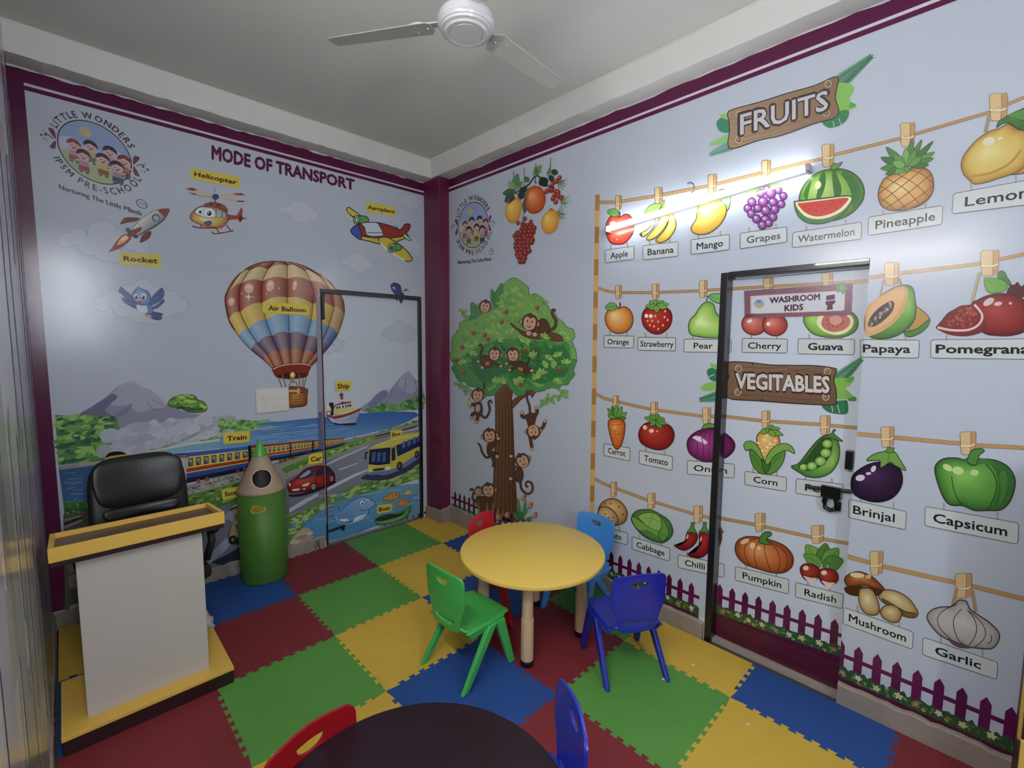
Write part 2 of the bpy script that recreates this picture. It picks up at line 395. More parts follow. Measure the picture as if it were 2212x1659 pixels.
# ------------------------------------------------------------------ lectern
yel = mat('yellow_board', 'c9a24a', .5, g=1.35); brn = mat('dark_brown_board', '2a1216', .45, g=1.2); wht = mat('white_board', 'a8a29c', .5, g=1.4)
lt = thing('lectern', 'white lectern with yellow tray top and yellow base', 'lectern', (-2.4, -1.0, 0))
LB = lambda name, m, *bx, **k: obj(name, nb(*[(b[0]+2.4, b[1]+2.4, b[2]+1.0, b[3]+1.0, b[4], b[5]) for b in bx]), m, lt, **k)
LB('base_plinth', brn, (-2.712, -2.09, -1.235, -.79, 0, .066), bevel=.002)
LB('base_top', yel, (-2.714, -2.086, -1.238, -.787, .066, .084), bevel=.002)
LB('front_panel', wht, (-2.63, -2.178, -1.165, -1.147, .084, .81), bevel=.002)
LB('side_panel', brn, (-2.628, -2.612, -1.147, -.92, .084, .80)); LB('side_panel', brn, (-2.196, -2.18, -1.147, -.92, .084, .80))
def tray(pts): return [(x+2.4, y+1.0, z) for x, y, z in pts]
yf, yb, zff, zbb = -1.205, -.855, .824, .780
def zs(y): return zff+(zbb-zff)*(y-yf)/(yb-yf)
def slab(name, x0, x1, y0, y1, h0, h1, m):
    bm = bmesh.new()
    hull8(bm, tray([(x0, y0, zs(y0)+h0), (x1, y0, zs(y0)+h0), (x1, y1, zs(y1)+h0), (x0, y1, zs(y1)+h0)]), tray([(x0, y0, zs(y0)+h1), (x1, y0, zs(y0)+h1), (x1, y1, zs(y1)+h1), (x0, y1, zs(y1)+h1)]))
    bmesh.ops.recalc_face_normals(bm, faces=bm.faces)
    return obj(name, bm, m, lt, bevel=.0015)
XL, XR = -2.708, -2.088
slab('tray_underside', XL+.004, XR-.004, yf+.004, yb-.004, -.022, 0, brn)
slab('tray_board', XL+.016, XR-.016, yf+.016, yb-.016, .031, .037, mat('brown_laminate', '4a3328', .4, g=1.3))
slab('tray_rim', XL, XR, yf, yf+.018, 0, .06, yel); slab('tray_rim', XL, XR, yb-.018, yb, 0, .06, yel)
slab('tray_rim', XL, XL+.018, yf+.018, yb-.018, 0, .06, yel); slab('tray_rim', XR-.018, XR, yf+.018, yb-.018, 0, .06, yel)
# crumpled white bag behind it
bm = bmesh.new(); bmesh.ops.create_icosphere(bm, subdivisions=4, radius=1); rnd = random.Random(9)
from mathutils import noise
for v in bm.verts:
    k = 1+.35*noise.noise(v.co*2.3)+.2*noise.noise(v.co*6)
    v.co = Vector((v.co.x*.06*k, v.co.y*.06*k, max(-.055, v.co.z*.085*k)+.055))
tag(obj('plastic_bag', bm, mat('white_plastic', 'b8b6b4', .45, g=1.2), smooth=True, loc=(-2.13, -.68, 0)), 'crumpled white plastic bag on the floor behind the lectern base', 'bag')
# ------------------------------------------------------------------ executive chair
ec = thing('office_chair', 'black padded leather office chair behind the lectern', 'chair', (-2.335, -.47, -.03), math.radians(4))
lea = mat('black_leather', '1a1819', .38, g=1.0, bump=.25, bscale=90)
def pad(w, h, d, cx, cy, cz, tilt, pw=4.5, name='back_cushion', parent=ec, bulge=0):
    bm = bmesh.new(); bmesh.ops.create_uvsphere(bm, u_segments=48, v_segments=32, radius=1)
    for v in bm.verts:
        x, y, z = v.co
        f = lambda q, e: math.copysign(abs(q)**e, q)
        n = (abs(x)**pw+abs(z)**pw)**(1/pw) or 1; r = math.hypot(x, z) or 1
        s = r/n if n > 1e-6 else 1
        x2, z2 = x*s, z*s
        v.co = Vector((x2*w*(1-.12*max(0, -z2)), f(y, .6)*d-bulge*x2*x2*.0, z2*h))
        v.co.y += -.05*x2*x2*1.0*0 - .03*(x2**2)
    R = Matrix.Rotation(tilt, 4, 'X'); bmesh.ops.transform(bm, matrix=Matrix.Translation((cx, cy, cz)) @ R, verts=bm.verts)
    return obj(name, bm, lea, parent, smooth=True)
bk = pad(.228, .345, .055, 0, .085, .745, -.16, 4.6, 'backrest')
for k, (zz, hh, ww) in enumerate(((.975, .135, .208), (.81, .036, .175), (.735, .036, .165), (.66, .036, .155))):
    pad(ww, hh*.98, .026, 0, .03-(.74-zz)*-.16*-1+.0-.012*0, zz-.03, -.16, 5, 'back_cushion', bk)
pad(.25, .26, .055, 0, -.14, .46, PI/2-.05, 4.5, 'seat')
for s in (-1, 1):
    bm = bmesh.new(); tube(bm, [(s*.27, .08, .48), (s*.285, .06, .60), (s*.285, .0, .665), (s*.285, -.12, .672), (s*.285, -.22, .64)], [.022, .03, .038, .038, .028], 14)
    obj('armrest', bm, mat('black_armrest', '2a2727', .5), ec, smooth=True)
    obj('armrest_strut', tube(bmesh.new(), [(s*.255, -.16, .45), (s*.285, -.17, .56), (s*.285, -.14, .64)], .02, 10), MATS['black_armrest'], ec, smooth=True)
obj('gas_column', lathe(bmesh.new(), [(0, .08), (.028, .08), (.028, .25), (.02, .25), (.02, .42), (0, .42)], 20, 0, -.12), black, ec)
for k in range(5):
    a = 2*PI*k/5+.3
    sp = obj('base_spoke', tube(bmesh.new(), [(0, -.12, .095), (.17*math.cos(a), -.10+.17*math.sin(a), .07)], [.024, .015], 8), black, ec)
    obj('caster', lathe(bmesh.new(), [(0, .03), (.02, .031), (.026, .04), (.02, .05), (0, .055)], 16, .17*math.cos(a), -.10+.17*math.sin(a)), black, sp)
# ------------------------------------------------------------------ pencil bin
BX, BY, BR = -1.637, -.176, .155
bn = thing('pencil_bin', 'tall green pencil-shaped waste bin with round opening', 'bin', (BX, BY, 0))
obj('body', lathe(bmesh.new(), [(BR-.01, 0), (BR-.004, .002), (BR, .008), (BR, .655), (BR-.006, .655), (BR-.006, .01), (0, .01)], 64), mat('bin_green', '3f6a24', .5, g=1.35, bump=.15, bscale=120), bn, smooth=True)
va = math.atan2(CAM.y-BY, CAM.x-BX)+math.radians(3)
zc0, zc1, r0, r1, nA, nZ = .65, .905, BR+.004, .046, 96, 40
hz, hr = .757, .066
bm = bmesh.new(); G = {}
def cone_pt(i, j):
    t = j/nZ; return Vector(((r0+(r1-r0)*t)*math.cos(2*PI*i/nA), (r0+(r1-r0)*t)*math.sin(2*PI*i/nA), zc0+(zc1-zc0)*t))
# cone unrolled as (angle, height) with a circular cut in it
slope = math.hypot(zc1-zc0, r0-r1); rh = r0+(r1-r0)*(hz-zc0)/(zc1-zc0)
def cone_map(u, v):      # u arc angle from va, v along the slope 0..slope
    t = v/slope; r = r0+(r1-r0)*t
    return Vector((r*math.cos(va+u), r*math.sin(va+u), zc0+(zc1-zc0)*t))
vh = slope*(hz-zc0)/(zc1-zc0)
rim = []; rows = []
NR = 48
circ = [cone_map(hr*math.cos(2*PI*k/NR)/(r0+(r1-r0)*((vh+hr*math.sin(2*PI*k/NR))/slope)), vh+hr*math.sin(2*PI*k/NR)) for k in range(NR)]
uv_out = []
pts = []; edges = []
for k in range(NR):
    a = 2*PI*k/NR; v = vh+hr*math.sin(a); pts.append(Vector((hr*math.cos(a)/(r0+(r1-r0)*v/slope), v)))
edges += [(k, (k+1) % NR) for k in range(NR)]
o0 = len(pts); border = [(-PI+2*PI*k/nA, 0) for k in range(nA+1)]+[(PI, slope*k/12) for k in range(1, 12)]+[(PI-2*PI*k/nA, slope) for k in range(nA+1)]+[(-PI, slope-slope*k/12) for k in range(1, 12)]
pts += [Vector(b) for b in border]; edges += [(o0+k, o0+(k+1) % len(border)) for k in range(len(border))]
for i in range(1, nA):
    for j in range(1, 12):
        q = Vector((-PI+2*PI*i/nA, slope*j/12)); rr = r0+(r1-r0)*q.y/slope
        if math.hypot(q.x*rr, q.y-vh) > hr*1.08: pts.append(q)
V, _, F, *_ = delaunay_2d_cdt(pts, edges, [], 1, 1e-7)
bv = [bm.verts.new(cone_map(p.x, p.y)) for p in V]
for t in F:
    c = sum((V[i] for i in t), Vector((0, 0)))/3; rr = r0+(r1-r0)*c.y/slope
    if math.hypot(c.x*rr, c.y-vh) > hr*.985: bm.faces.new([bv[i] for i in t])
bmesh.ops.remove_doubles(bm, verts=bm.verts, dist=1e-5); bmesh.ops.recalc_face_normals(bm, faces=bm.faces)
cone = obj('cone_lid', bm, mat('bin_beige', '9c8a76', .5, g=1.35, var=.05, vscale=60), bn, smooth=True)
s = cone.modifiers.new('t', 'SOLIDIFY'); s.thickness = .005; s.offset = -1
bm = tube(bmesh.new(), circ+[circ[0], circ[1]], .0035, 8)
obj('opening_ring', bm, mat('bin_ring', 'c9bba6', .4, g=1.3), cone, smooth=True)
obj('inner_liner', lathe(bmesh.new(), [(BR-.012, .4), (BR-.012, .652), (.05, .86)], 48), mat('liner_black', '0a0808', .6), bn, smooth=True)
tp = obj('pencil_tip', lathe(bmesh.new(), [(r1+.0035, zc1-.004), (r1+.003, zc1), (.012, zc1+.096), (.006, zc1+.1045), (0, zc1+.107)], 48), mat('bin_tip_green', '4f9a3a', .35, g=1.35), bn, smooth=True)
# sticker, wrapped round the body
def bin_map(a, z, e=.0008): return Vector(((BR+e)*math.cos(va+a), (BR+e)*math.sin(va+a), z))
st = [(-.125, .0), (-.095, .022), (-.08, .03), (-.02, .030), (.0, .015), (.075, .015), (.08, -.008), (.03, -.012), (.02, -.018), (-.1, -.018)]
bm = bmesh.new(); cx_ = -.02
den = []
for i in range(len(st)):
    a, b = st[i], st[(i+1) % len(st)]
    for k in range(4): den.append((a[0]+(b[0]-a[0])*k/4, a[1]+(b[1]-a[1])*k/4))
off = -.22; scl = 3.0
def ring(s, e): return [bm.verts.new(bin_map(off+(a+.02)*scl*s, .553+(z-.004)*s*1.15, e)) for a, z in den]
R1 = ring(1, .0006); c = bm.verts.new(bin_map(off, .553, .001))
for i in range(len(R1)): bm.faces.new((R1[i], R1[(i+1) % len(R1)], c))
sk = obj('sticker', bm, mat('sticker_yellow', 'c9a833', .4, g=1.3), bn)
bm = bmesh.new(); R2 = ring(.8, .0014); c = bm.verts.new(bin_map(off, .553, .0018))
for i in range(len(R2)): bm.faces.new((R2[i], R2[(i+1) % len(R2)], c))
obj('sticker_print', bm, mat('sticker_olive', '7f7a22', .4, g=1.3), sk)
# ------------------------------------------------------------------ ceiling fan
FX, FY, FZ = -1.372, -2.224, 3.0
fm = mat('fan_white', 'a9aaac', .28, g=1.35, coat=.3); fg = mat('fan_blade_grey', '9c9c98', .4, g=1.25)
fan = thing('ceiling_fan', 'white three-blade ceiling fan, one blade cut by the top edge', 'ceiling fan', (FX, FY, FZ))
obj('motor_housing', lathe(bmesh.new(), [(0, -.036), (.064, -.036), (.066, -.032), (.069, -.036), (.083, -.036), (.088, -.029), (.1, -.026), (.103, -.018), (.107, -.017), (.110, -.008), (.114, -.004), (.115, .016), (.109, .03), (.095, .04), (.05, .048), (0, .05)], 64), fm, fan, smooth=True).modifiers.new('es', 'EDGE_SPLIT').split_angle = math.radians(28)
obj('downrod', lathe(bmesh.new(), [(0, .04), (.03, .04), (.026, .09), (.0125, .1), (.0125, .29), (0, .29)], 24), fm, fan, smooth=True)
obj('canopy', lathe(bmesh.new(), [(.013, .25), (.035, .262), (.055, .31), (.058, .3595), (0, .3595)], 32), fm, fan, smooth=True)
base_a = math.radians(123.5)
for k in range(3):
    a = base_a+2*PI*k/3
    Rm = Matrix.Rotation(a, 4, 'Z')
    bm = bmesh.new(); L0, L1, hw = .145, .605, .052
    ol = [(L0, -.035), (L0+.02, -.055), (L0+.06, -hw), (L1-.06, -hw*.86), (L1-.012, -hw*.8), (L1, -hw*.6), (L1+.004, .03), (L1-.008, hw*.7), (L1-.03, hw*.78), (L0+.05, hw), (L0+.015, .05), (L0, .03)]
    tl = math.radians(-11)
    plate(bm, ol, lambda u, v: (u, v*math.cos(tl), .012+v*math.sin(tl)-.004*(v/hw)**2), lambda u, v: (u, v*math.cos(tl), .016+v*math.sin(tl)-.004*(v/hw)**2))
    bmesh.ops.transform(bm, matrix=Rm, verts=bm.verts)
    bl = obj('blade', bm, fg, fan, bevel=.001)
    bm = bmesh.new()
    plate(bm, [(.09, -.018), (.15, -.02), (.2, -.04), (.235, -.03), (.235, .03), (.2, .04), (.15, .02), (.09, .018)], lambda u, v: (u, v*math.cos(tl), .018+v*math.sin(tl)), lambda u, v: (u, v*math.cos(tl), .023+v*math.sin(tl)))
    bmesh.ops.transform(bm, matrix=Rm, verts=bm.verts)
    obj('blade_bracket', bm, fm, bl)
    for u, v in ((.165, .0), (.215, .022), (.215, -.022)):
        bm = bmesh.new(); bmesh.ops.create_uvsphere(bm, u_segments=12, v_segments=8, radius=.0055, matrix=Rm @ Matrix.Translation((u, v, .011+v*math.sin(tl))))
        obj('screw', bm, mat('screw_chrome', 'd8d8d8', .25, metal=.7), bl, smooth=True)
# ------------------------------------------------------------------ tube lights
p0, p1 = at(1308, 495, 0, -.07), at(1746, 360, 0, -.07)
tl_ = thing('tube_light', 'lit white tube light across the fruit pictures', 'tube light', p0)
dv = (p1-p0); L = dv.length; dn = dv.normalized(); upv = Vector((1, 0, 0)).cross(dn).normalized(); 
if upv.z < 0: upv = -upv
def along(a0, a1, x0, x1, h0, h1):
    bm = bmesh.new()
    A = [dn*a0+Vector((x, 0, 0))+upv*h for x, h in ((x0, h0), (x1, h0), (x1, h1), (x0, h1))]; B = [p+dn*(a1-a0) for p in A]
    hull8(bm, A, B); bmesh.ops.recalc_face_normals(bm, faces=bm.faces); return bm
obj('batten', along(0, L, .012, .069, -.010, .012), mat('batten_white', 'd0d0d4', .4), tl_)
bm = bmesh.new(); n = 12; R_ = []
for q in (0.004, L-.012):
    R_.append([bm.verts.new(dn*q+Vector((.012-.010*math.sin(PI*k/n)**.5, 0, 0))+upv*(.001+.0165*math.cos(PI*k/n))) for k in range(n+1)])
for k in range(n): bm.faces.new((R_[0][k], R_[0][k+1], R_[1][k+1], R_[1][k]))
bm.faces.new(R_[0]); bm.faces.new(R_[1][::-1]); bmesh.ops.recalc_face_normals(bm, faces=bm.faces)
obj('diffuser', bm, emit('tube_glow', (.93, .96, 1), TUBE_POWER), tl_)
obj('end_cap', along(L-.014, L+.004, -.0, .06, -.016, .018), mat('cap_lilac', 'b9a8c4', .4), tl_); obj('end_cap', along(-.004, .006, -.0, .06, -.016, .018), MATS['cap_lilac'], tl_)
t2 = thing('tube_light', 'tube light high on the left wall beside the camera, out of view', 'tube light', (XC, -3.15, 2.5))
obj('batten', nb((.09, .115, -.6, .6, -.008, .009), (.004, .1, -.4, -.38, -.006, .006), (.004, .1, .38, .4, -.006, .006)), MATS['batten_white'], t2)
obj('diffuser', nb((.115, .147, -.58, .58, -.015, .015)), emit('tube_glow_b', (1, .985, .96), TUBE2_POWER), t2)
# stray cable ends poking out of the wall
q = [at(x, y, 0, d) for x, y, d in ((1486, 396, -.001), (1492, 394, -.03), (1497, 397, -.04), (1500, 404, -.04), (1499, 411, -.035), (1494, 417, -.03))]
tag(obj('cable_stub', tube(bmesh.new(), q, .004, 8), mat('grey_cable', '6a7078', .4), smooth=True), 'short grey cable end curling out of the wall above the tube light', 'cable')
q = [at(x, y, 1, d) for x, y, d in ((690, 1166, -.017), (683, 1170, -.03), (680, 1180, -.032), (682, 1188, -.03), (686, 1178, -.03), (688, 1170, -.03), (691, 1185, -.025))]
tag(obj('cable_loop', tube(bmesh.new(), q, .0025, 6), mat('brown_cable', '3a2c26', .5), smooth=True), 'thin dark cable loop hanging at the skirting by the back door', 'cable')
# ------------------------------------------------------------------ switchboard
a, b = at(551, 842, 1, 0), at(624, 886, 1, 0)
sx0, sx1, sz0, sz1 = a.x, b.x, b.z-.0, a.z+.004
sw = thing('switchboard', 'white six-module switch plate on the transport mural', 'switchboard', ((sx0+sx1)/2, 0, (sz0+sz1)/2))
ww, hh = (sx1-sx0)/2, (sz1-sz0)/2; wp_ = mat('switch_white', 'cfcdc8', .4, g=1.25)
obj('plate', nb((-ww, ww, -.014, -.003, -hh, hh)), wp_, sw, bevel=.003, segs=3)
for r in range(2):
    for c in range(3):
        x = (-.46+c*.43)*ww-.03*ww; z = (.38-r*.82)*hh
        md_ = obj('module', nb((x-.17*ww, x+.17*ww, -.0165, -.014, z-.3*hh, z+.3*hh)), wp_, sw, bevel=.001)
        if (r, c) in ((0, 0), (0, 2), (1, 1)): obj('rocker', nb((x+.02*ww, x+.15*ww, -.021, -.0165, z-.26*hh, z+.02*hh)), wp_, md_, bevel=.001)
        if (r, c) == (0, 0):
            obj('dial', tube(bmesh.new(), [(x-.07*ww, -.0165, z-.05*hh), (x-.07*ww, -.026, z-.05*hh)], .011, 20), wp_, md_, bevel=.001)
        if (r, c) in ((1, 0), (0, 1), (1, 2)):
            bm = bmesh.new()
            for dx, dz in ((0, .14), (-.07, -.12), (.07, -.12)):
                tube(bm, [(x+dx*ww, -.0164, z+dz*hh), (x+dx*ww, -.0172, z+dz*hh)], .0022, 8)
            obj('socket_holes', bm, mat('socket_dark', '8a8884', .5), md_)
# ------------------------------------------------------------------ cupboard at the right edge
cb = thing('cupboard', 'dark brown cupboard with yellow edging cut by the right edge', 'cupboard', (-.15, -4.35, 0))
y1_ = -3.962+4.35
obj('carcass', nb((-.14, .13, -.4, y1_, .0, 1.3)), brn, cb)
obj('edging', nb((-.165, -.14, y1_-.03, y1_+.003, .02, .36)), yel, cb); obj('edging', nb((-.10, -.075, y1_, y1_+.008, .33, .62)), yel, cb)
# scraps of paper on the mats
pm_ = mat('paper_scrap', 'd8cba8', .7, g=1.1)
for (px, py, r, lb) in ((1497, 1437, .014, 'tiny cream paper scrap on the yellow mat before the door'), (1433, 1468, .013, 'tiny cream paper scrap by the dark blue chair leg'), (1616, 1566, .012, 'tiny cream paper scrap on the yellow mat at the bottom edge')):
    c = at(px, py, 2, 0); rnd = random.Random(px); bm = bmesh.new()
    v = [bm.verts.new((r*math.cos(2*PI*k/5+.3)*rnd.uniform(.6, 1.2), r*math.sin(2*PI*k/5+.3)*rnd.uniform(.6, 1.2), .001+rnd.uniform(0, .003))) for k in range(5)]; bm.faces.new(v)
    o = obj('paper_scrap', bm, pm_, loc=(c.x, c.y, .0005)); s = o.modifiers.new('t', 'SOLIDIFY'); s.thickness = .0006
    tag(o, lb, 'paper scrap')
# ------------------------------------------------------------------ printed vinyl: flat artwork meshes lying on the walls
GP = 1.22
pm = bpy.data.materials.new('printed_vinyl'); pm.use_nodes = True; nt = pm.node_tree; b_ = nt.nodes['Principled BSDF']
ca = nt.nodes.new('ShaderNodeVertexColor'); ca.layer_name = 'Col'; nt.links.new(ca.outputs[0], b_.inputs['Base Color'])
b_.inputs['Roughness'].default_value = .21; b_.inputs['Specular IOR Level'].default_value = .45
tc = nt.nodes.new('ShaderNodeTexCoord'); nz = nt.nodes.new('ShaderNodeTexNoise'); nz.inputs['Scale'].default_value = 5; nz.inputs['Detail'].default_value = 4
bp = nt.nodes.new('ShaderNodeBump'); bp.inputs['Strength'].default_value = .12; bp.inputs['Distance'].default_value = .012
nt.links.new(tc.outputs['Object'], nz.inputs['Vector']); nt.links.new(nz.outputs['Fac'], bp.inputs['Height']); nt.links.new(bp.outputs[0], b_.inputs['Normal'])
_fc = {}
def glyphs(t, bold=0.0):
    """flat triangles of a word; bold thickens the strokes by shifted copies"""
    if t not in _fc:
        cu = bpy.data.curves.new('t', 'FONT'); cu.body = t; cu.resolution_u = 2
        o = bpy.data.objects.new('t', cu); COL.objects.link(o); dg = bpy.context.evaluated_depsgraph_get(); dg.update()
        me = bpy.data.meshes.new_from_object(o.evaluated_get(dg))
        v = [(p.co.x, p.co.y) for p in me.vertices]; me.calc_loop_triangles(); f = [tuple(q.vertices) for q in me.loop_triangles]
        bpy.data.objects.remove(o); bpy.data.curves.remove(cu); bpy.data.meshes.remove(me); _fc[t] = (v, f)
    return _fc[t]
def shifts(bold):
    if bold <= 0: return [(0, 0)]
    n = 4 if bold < .03 else 8
    return [(bold*math.cos(PI/4+2*PI*k/n), bold*math.sin(PI/4+2*PI*k/n)) for k in range(n)]
CAPH = max(p[1] for p in glyphs('H')[0])
def num(s): a = [float(x) for x in s.split()]; return list(zip(a[::2], a[1::2]))
def spline(p, closed=True, n=5):
    o = []; L = len(p)
    for i in range(L if closed else L-1):
        a, b, c, d = (p[(i+k) % L] if closed else p[min(max(i+k, 0), L-1)] for k in (-1, 0, 1, 2))
        for j in range(n):
            t = j/n
            o.append(tuple(.5*(2*b[q]+(c[q]-a[q])*t+(2*a[q]-5*b[q]+4*c[q]-d[q])*t*t+(3*b[q]-a[q]-3*c[q]+d[q])*t**3) for q in (0, 1)))
    if not closed: o.append(p[-1])
    return o
def mixc(a, b, t): return tuple(x+(y-x)*t for x, y in zip(a, b))
def cutpoly(poly, ax, sgn, v):
    out = []
    for i in range(len(poly)):
        p, q = poly[i], poly[(i+1) % len(poly)]; fp, fq = sgn*(p[0][ax]-v), sgn*(q[0][ax]-v)
        if fp <= 0: out.append(p)
        if (fp < 0 < fq) or (fq < 0 < fp): t = fp/(fp-fq); out.append((mixc(p[0], q[0], t), mixc(p[1], q[1], t)))
    return out
# surface: axis, plane value, inward sign, opening (lo, hi, top), door plane value
SURF = {'A': (1, -.002, (DAX0, DAX1, DAZ), .0295), 'B': (0, -.002, (DBY1, DBY0, DBZ), .0695), 'C': (0, XC+.002, None, None)}
STEP = 1.2e-5
class Art:
    def __init__(s, surf, base=0.0, only=None, g=None, step=STEP):
        s.step = step
        s.sf = surf; s.pr = []; s.base = base; s.only = only; s.o = (0, 0); s.k = 3.95; s.dz = 0; s.g = g or GP
    def at(s, x, y, k=3.95): s.o = (x, y); s.k = k; return s
    def px(s, p): return [(s.o[0]+x/s.k, s.o[1]+y/s.k) for x, y in p]
    def c(s, h): return hexc(h, s.g) if isinstance(h, str) else h
    def add(s, pts, tris, cols, world=False):
        ax, v, op, dv = SURF[s.sf]; u = 1-ax
        if world: a = d = list(pts)
        else:
            a = []; d = []
            for x, y in pts:
                q = at(x, y, ax, v); a.append((q[u], q[2]))
                if op: q = at(x, y, ax, dv); d.append((q[u], q[2]))
        if not isinstance(cols, list): cols = [cols]*len(pts)
        s.pr.append((a, d, tris, cols)); return s
    def fill(s, pts, cols, world=False):
        t = tessellate_polygon([[Vector((x, y, 0)) for x, y in pts]])
        return s.add(pts, [tuple(q) for q in t], cols, world)
    def S(s, c, p, ol=None, w=6, n=5):
        q = spline(s.px(num(p) if isinstance(p, str) else p), True, n); s.fill(q, s.c(c))
        if ol: s.stroke(q, w, ol, True)
        return s
    def P(s, c, p, ol=None, w=6):
        q = s.px(num(p) if isinstance(p, str) else p); s.fill(q, s.c(c))
        if ol: s.stroke(q, w, ol, True)
        return s
    def G(s, c1, c2, p, x1, y1, x2, y2, smooth=False, ol=None, w=6):
        """filled shape, colour running from c1 at point 1 to c2 at point 2"""
        p = num(p) if isinstance(p, str) else p
        if smooth: p = spline(p)
        L = (x2-x1)**2+(y2-y1)**2; a, b = s.c(c1), s.c(c2)
        cols = [mixc(a, b, min(1, max(0, ((x-x1)*(x2-x1)+(y-y1)*(y2-y1))/L))) for x, y in p]
        q = s.px(p); s.fill(q, cols)
        if ol: s.stroke(q, w, ol, True)
        return s
    def B(s, ce, cm, ch, p, fx, fy, ol='2c2522', w=6):
        """painted round form: edge, body and highlight colours as rings about a focus"""
        q = spline(num(p) if isinstance(p, str) else p); n = len(q); ce, cm, ch = s.c(ce), s.c(cm), s.c(ch)
        R = [(1, ce), (.88, mixc(ce, cm, .5)), (.68, cm), (.4, mixc(cm, ch, .35)), (.18, mixc(cm, ch, .8))]
        pts = []; cols = []; tr = []
        for t, c in R:
            pts += [(fx+(x-fx)*t, fy+(y-fy)*t) for x, y in q]; cols += [c]*n
        pts.append((fx, fy)); cols.append(ch)
        for r in range(len(R)-1):
            for i in range(n):
                j = (i+1) % n; a, b, c, d = r*n+i, r*n+j, (r+1)*n+j, (r+1)*n+i; tr += [(a, b, c), (a, c, d)]
        m_ = (len(R)-1)*n; tr += [(m_+i, m_+(i+1) % n, len(pts)-1) for i in range(n)]
        s.add(s.px(pts), tr, cols)
        if ol: s.stroke(s.px(q), w, ol, True)
        return s
    def E(s, c, x, y, rx, ry=None, rot=0, ol=None, w=4, n=16):
        ry = ry or rx; k, q = math.cos(rot), math.sin(rot)
        p = [(x+rx*math.cos(2*PI*i/n)*k-ry*math.sin(2*PI*i/n)*q, y+rx*math.cos(2*PI*i/n)*q+ry*math.sin(2*PI*i/n)*k) for i in range(n)]
        p = s.px(p); s.fill(p, s.c(c))
        if ol: s.stroke(p, w, ol, True)
        return s
    def stroke(s, q, w, c, closed=False, taper=0):
        n = len(q); hw = w/s.k/2; pts = []; tr = []
        for i in range(n):
            a = q[(i-1) % n] if closed else q[max(i-1, 0)]; b = q[(i+1) % n] if closed else q[min(i+1, n-1)]
            dx, dy = b[0]-a[0], b[1]-a[1]; L = math.hypot(dx, dy) or 1; h = hw*(1-taper*i/max(1, n-1))
            pts += [(q[i][0]-dy/L*h, q[i][1]+dx/L*h), (q[i][0]+dy/L*h, q[i][1]-dx/L*h)]
        for i in range(n if closed else n-1):
            j = (i+1) % n; tr += [(2*i, 2*i+1, 2*j+1), (2*i, 2*j+1, 2*j)]
        return s.add(pts, tr, s.c(c))
    def L(s, c, w, p, smooth=True, taper=0, ol=None, ow=5):
        q = s.px(num(p) if isinstance(p, str) else p)
        if smooth and len(q) > 2: q = spline(q, False, 6)
        if ol: s.stroke(q, w+ow, ol, False, taper)
        return s.stroke(q, w, c, False, taper)
    def leaf(s, x0, y0, x1, y1, w, c, ol=None, vein=None, ow=4):
        dx, dy = x1-x0, y1-y0; L = math.hypot(dx, dy); nx, ny = -dy/L*w, dx/L*w
        P = [(x0, y0)]+[(x0+dx*t+nx*k, y0+dy*t+ny*k) for t, k in ((.2, .7), (.5, 1), (.8, .6))]+[(x1, y1)]+[(x0+dx*t-nx*k, y0+dy*t-ny*k) for t, k in ((.8, .6), (.5, 1), (.2, .7))]
        s.S(c, P, ol, ow, 3)
        if vein: s.L(vein, 4, [(x0, y0), (x0+dx*.85, y0+dy*.85)])
        return s
    def frond(s, x0, y0, x1, y1, w, n, c, c2=None):
        dx, dy = x1-x0, y1-y0; L = math.hypot(dx, dy); s.L(c, w*.06, [(x0, y0), (x1, y1)])
        n = int(n*1.5)
        for i in range(n):
            t = .06+.9*i/n; l = w*(1-t*.75)
            for sg in (-1, 1):
                a = math.atan2(dy, dx)+sg*.75; px_, py_ = x0+dx*t, y0+dy*t
                s.leaf(px_, py_, px_+l*math.cos(a), py_+l*math.sin(a), w*.055, c if sg > 0 or not c2 else c2)
        return s
    def text(s, t, c, x0, y0, x1, y1, h0, h1=None, bold=.02, lean=0, spread=0):
        h1 = h1 or h0; v, f = glyphs(t, bold); xa = min(p[0] for p in v); xb = max(p[0] for p in v)
        for ox, oy in shifts(bold):
            pts = []
            for x, y in v:
                u = (x+ox-xa)/(xb-xa); h = (h0+(h1-h0)*u)*(y+oy)/CAPH; pts.append((x0+(x1-x0)*u+lean*h, y0+(y1-y0)*u-h))
            s.add(s.px(pts), f, s.c(c))
        return s
    def quadmap(s, Q, u, v):
        (ax, ay), (bx, by), (cx, cy), (dx, dy) = Q
        return (ax*(1-u)*(1-v)+bx*u*(1-v)+cx*u*v+dx*(1-u)*v, ay*(1-u)*(1-v)+by*u*(1-v)+cy*u*v+dy*(1-u)*v)
    def label(s, t, Q, u0, u1, v0=.28, v1=.72, strings=40, fc='c3c8c6', oc='3c4246', tc='1c1c20', bold=.018, r=(.035, .12), su=(.2, .77), ow=5):
        Q = num(Q)
        if strings:
            for u in su:
                x, y = s.quadmap(Q, u, 0); s.L('8f7f62', 13, [(x, y+4), (x-3, y-strings)]); s.L('b3a284', 7, [(x, y+4), (x-3, y-strings)])
        rx, ry = r; out = []
        for cu, cv, a in ((1-rx, ry, -90), (1-rx, 1-ry, 0), (rx, 1-ry, 90), (rx, ry, 180)):
            for k in range(5):
                th = math.radians(a+22.5*k); out.append(s.quadmap(Q, cu+rx*math.cos(th), cv+ry*math.sin(th)))
        s.P(fc, out, oc, ow)
        gv, gf = glyphs(t, bold); xa = min(p[0] for p in gv); xb = max(p[0] for p in gv)
        for ox, oy in shifts(bold):
            s.add(s.px([s.quadmap(Q, u0+(u1-u0)*(x+ox-xa)/(xb-xa), v1-(v1-v0)*(y+oy)/CAPH) for x, y in gv]), gf, s.c(tc))
        return s
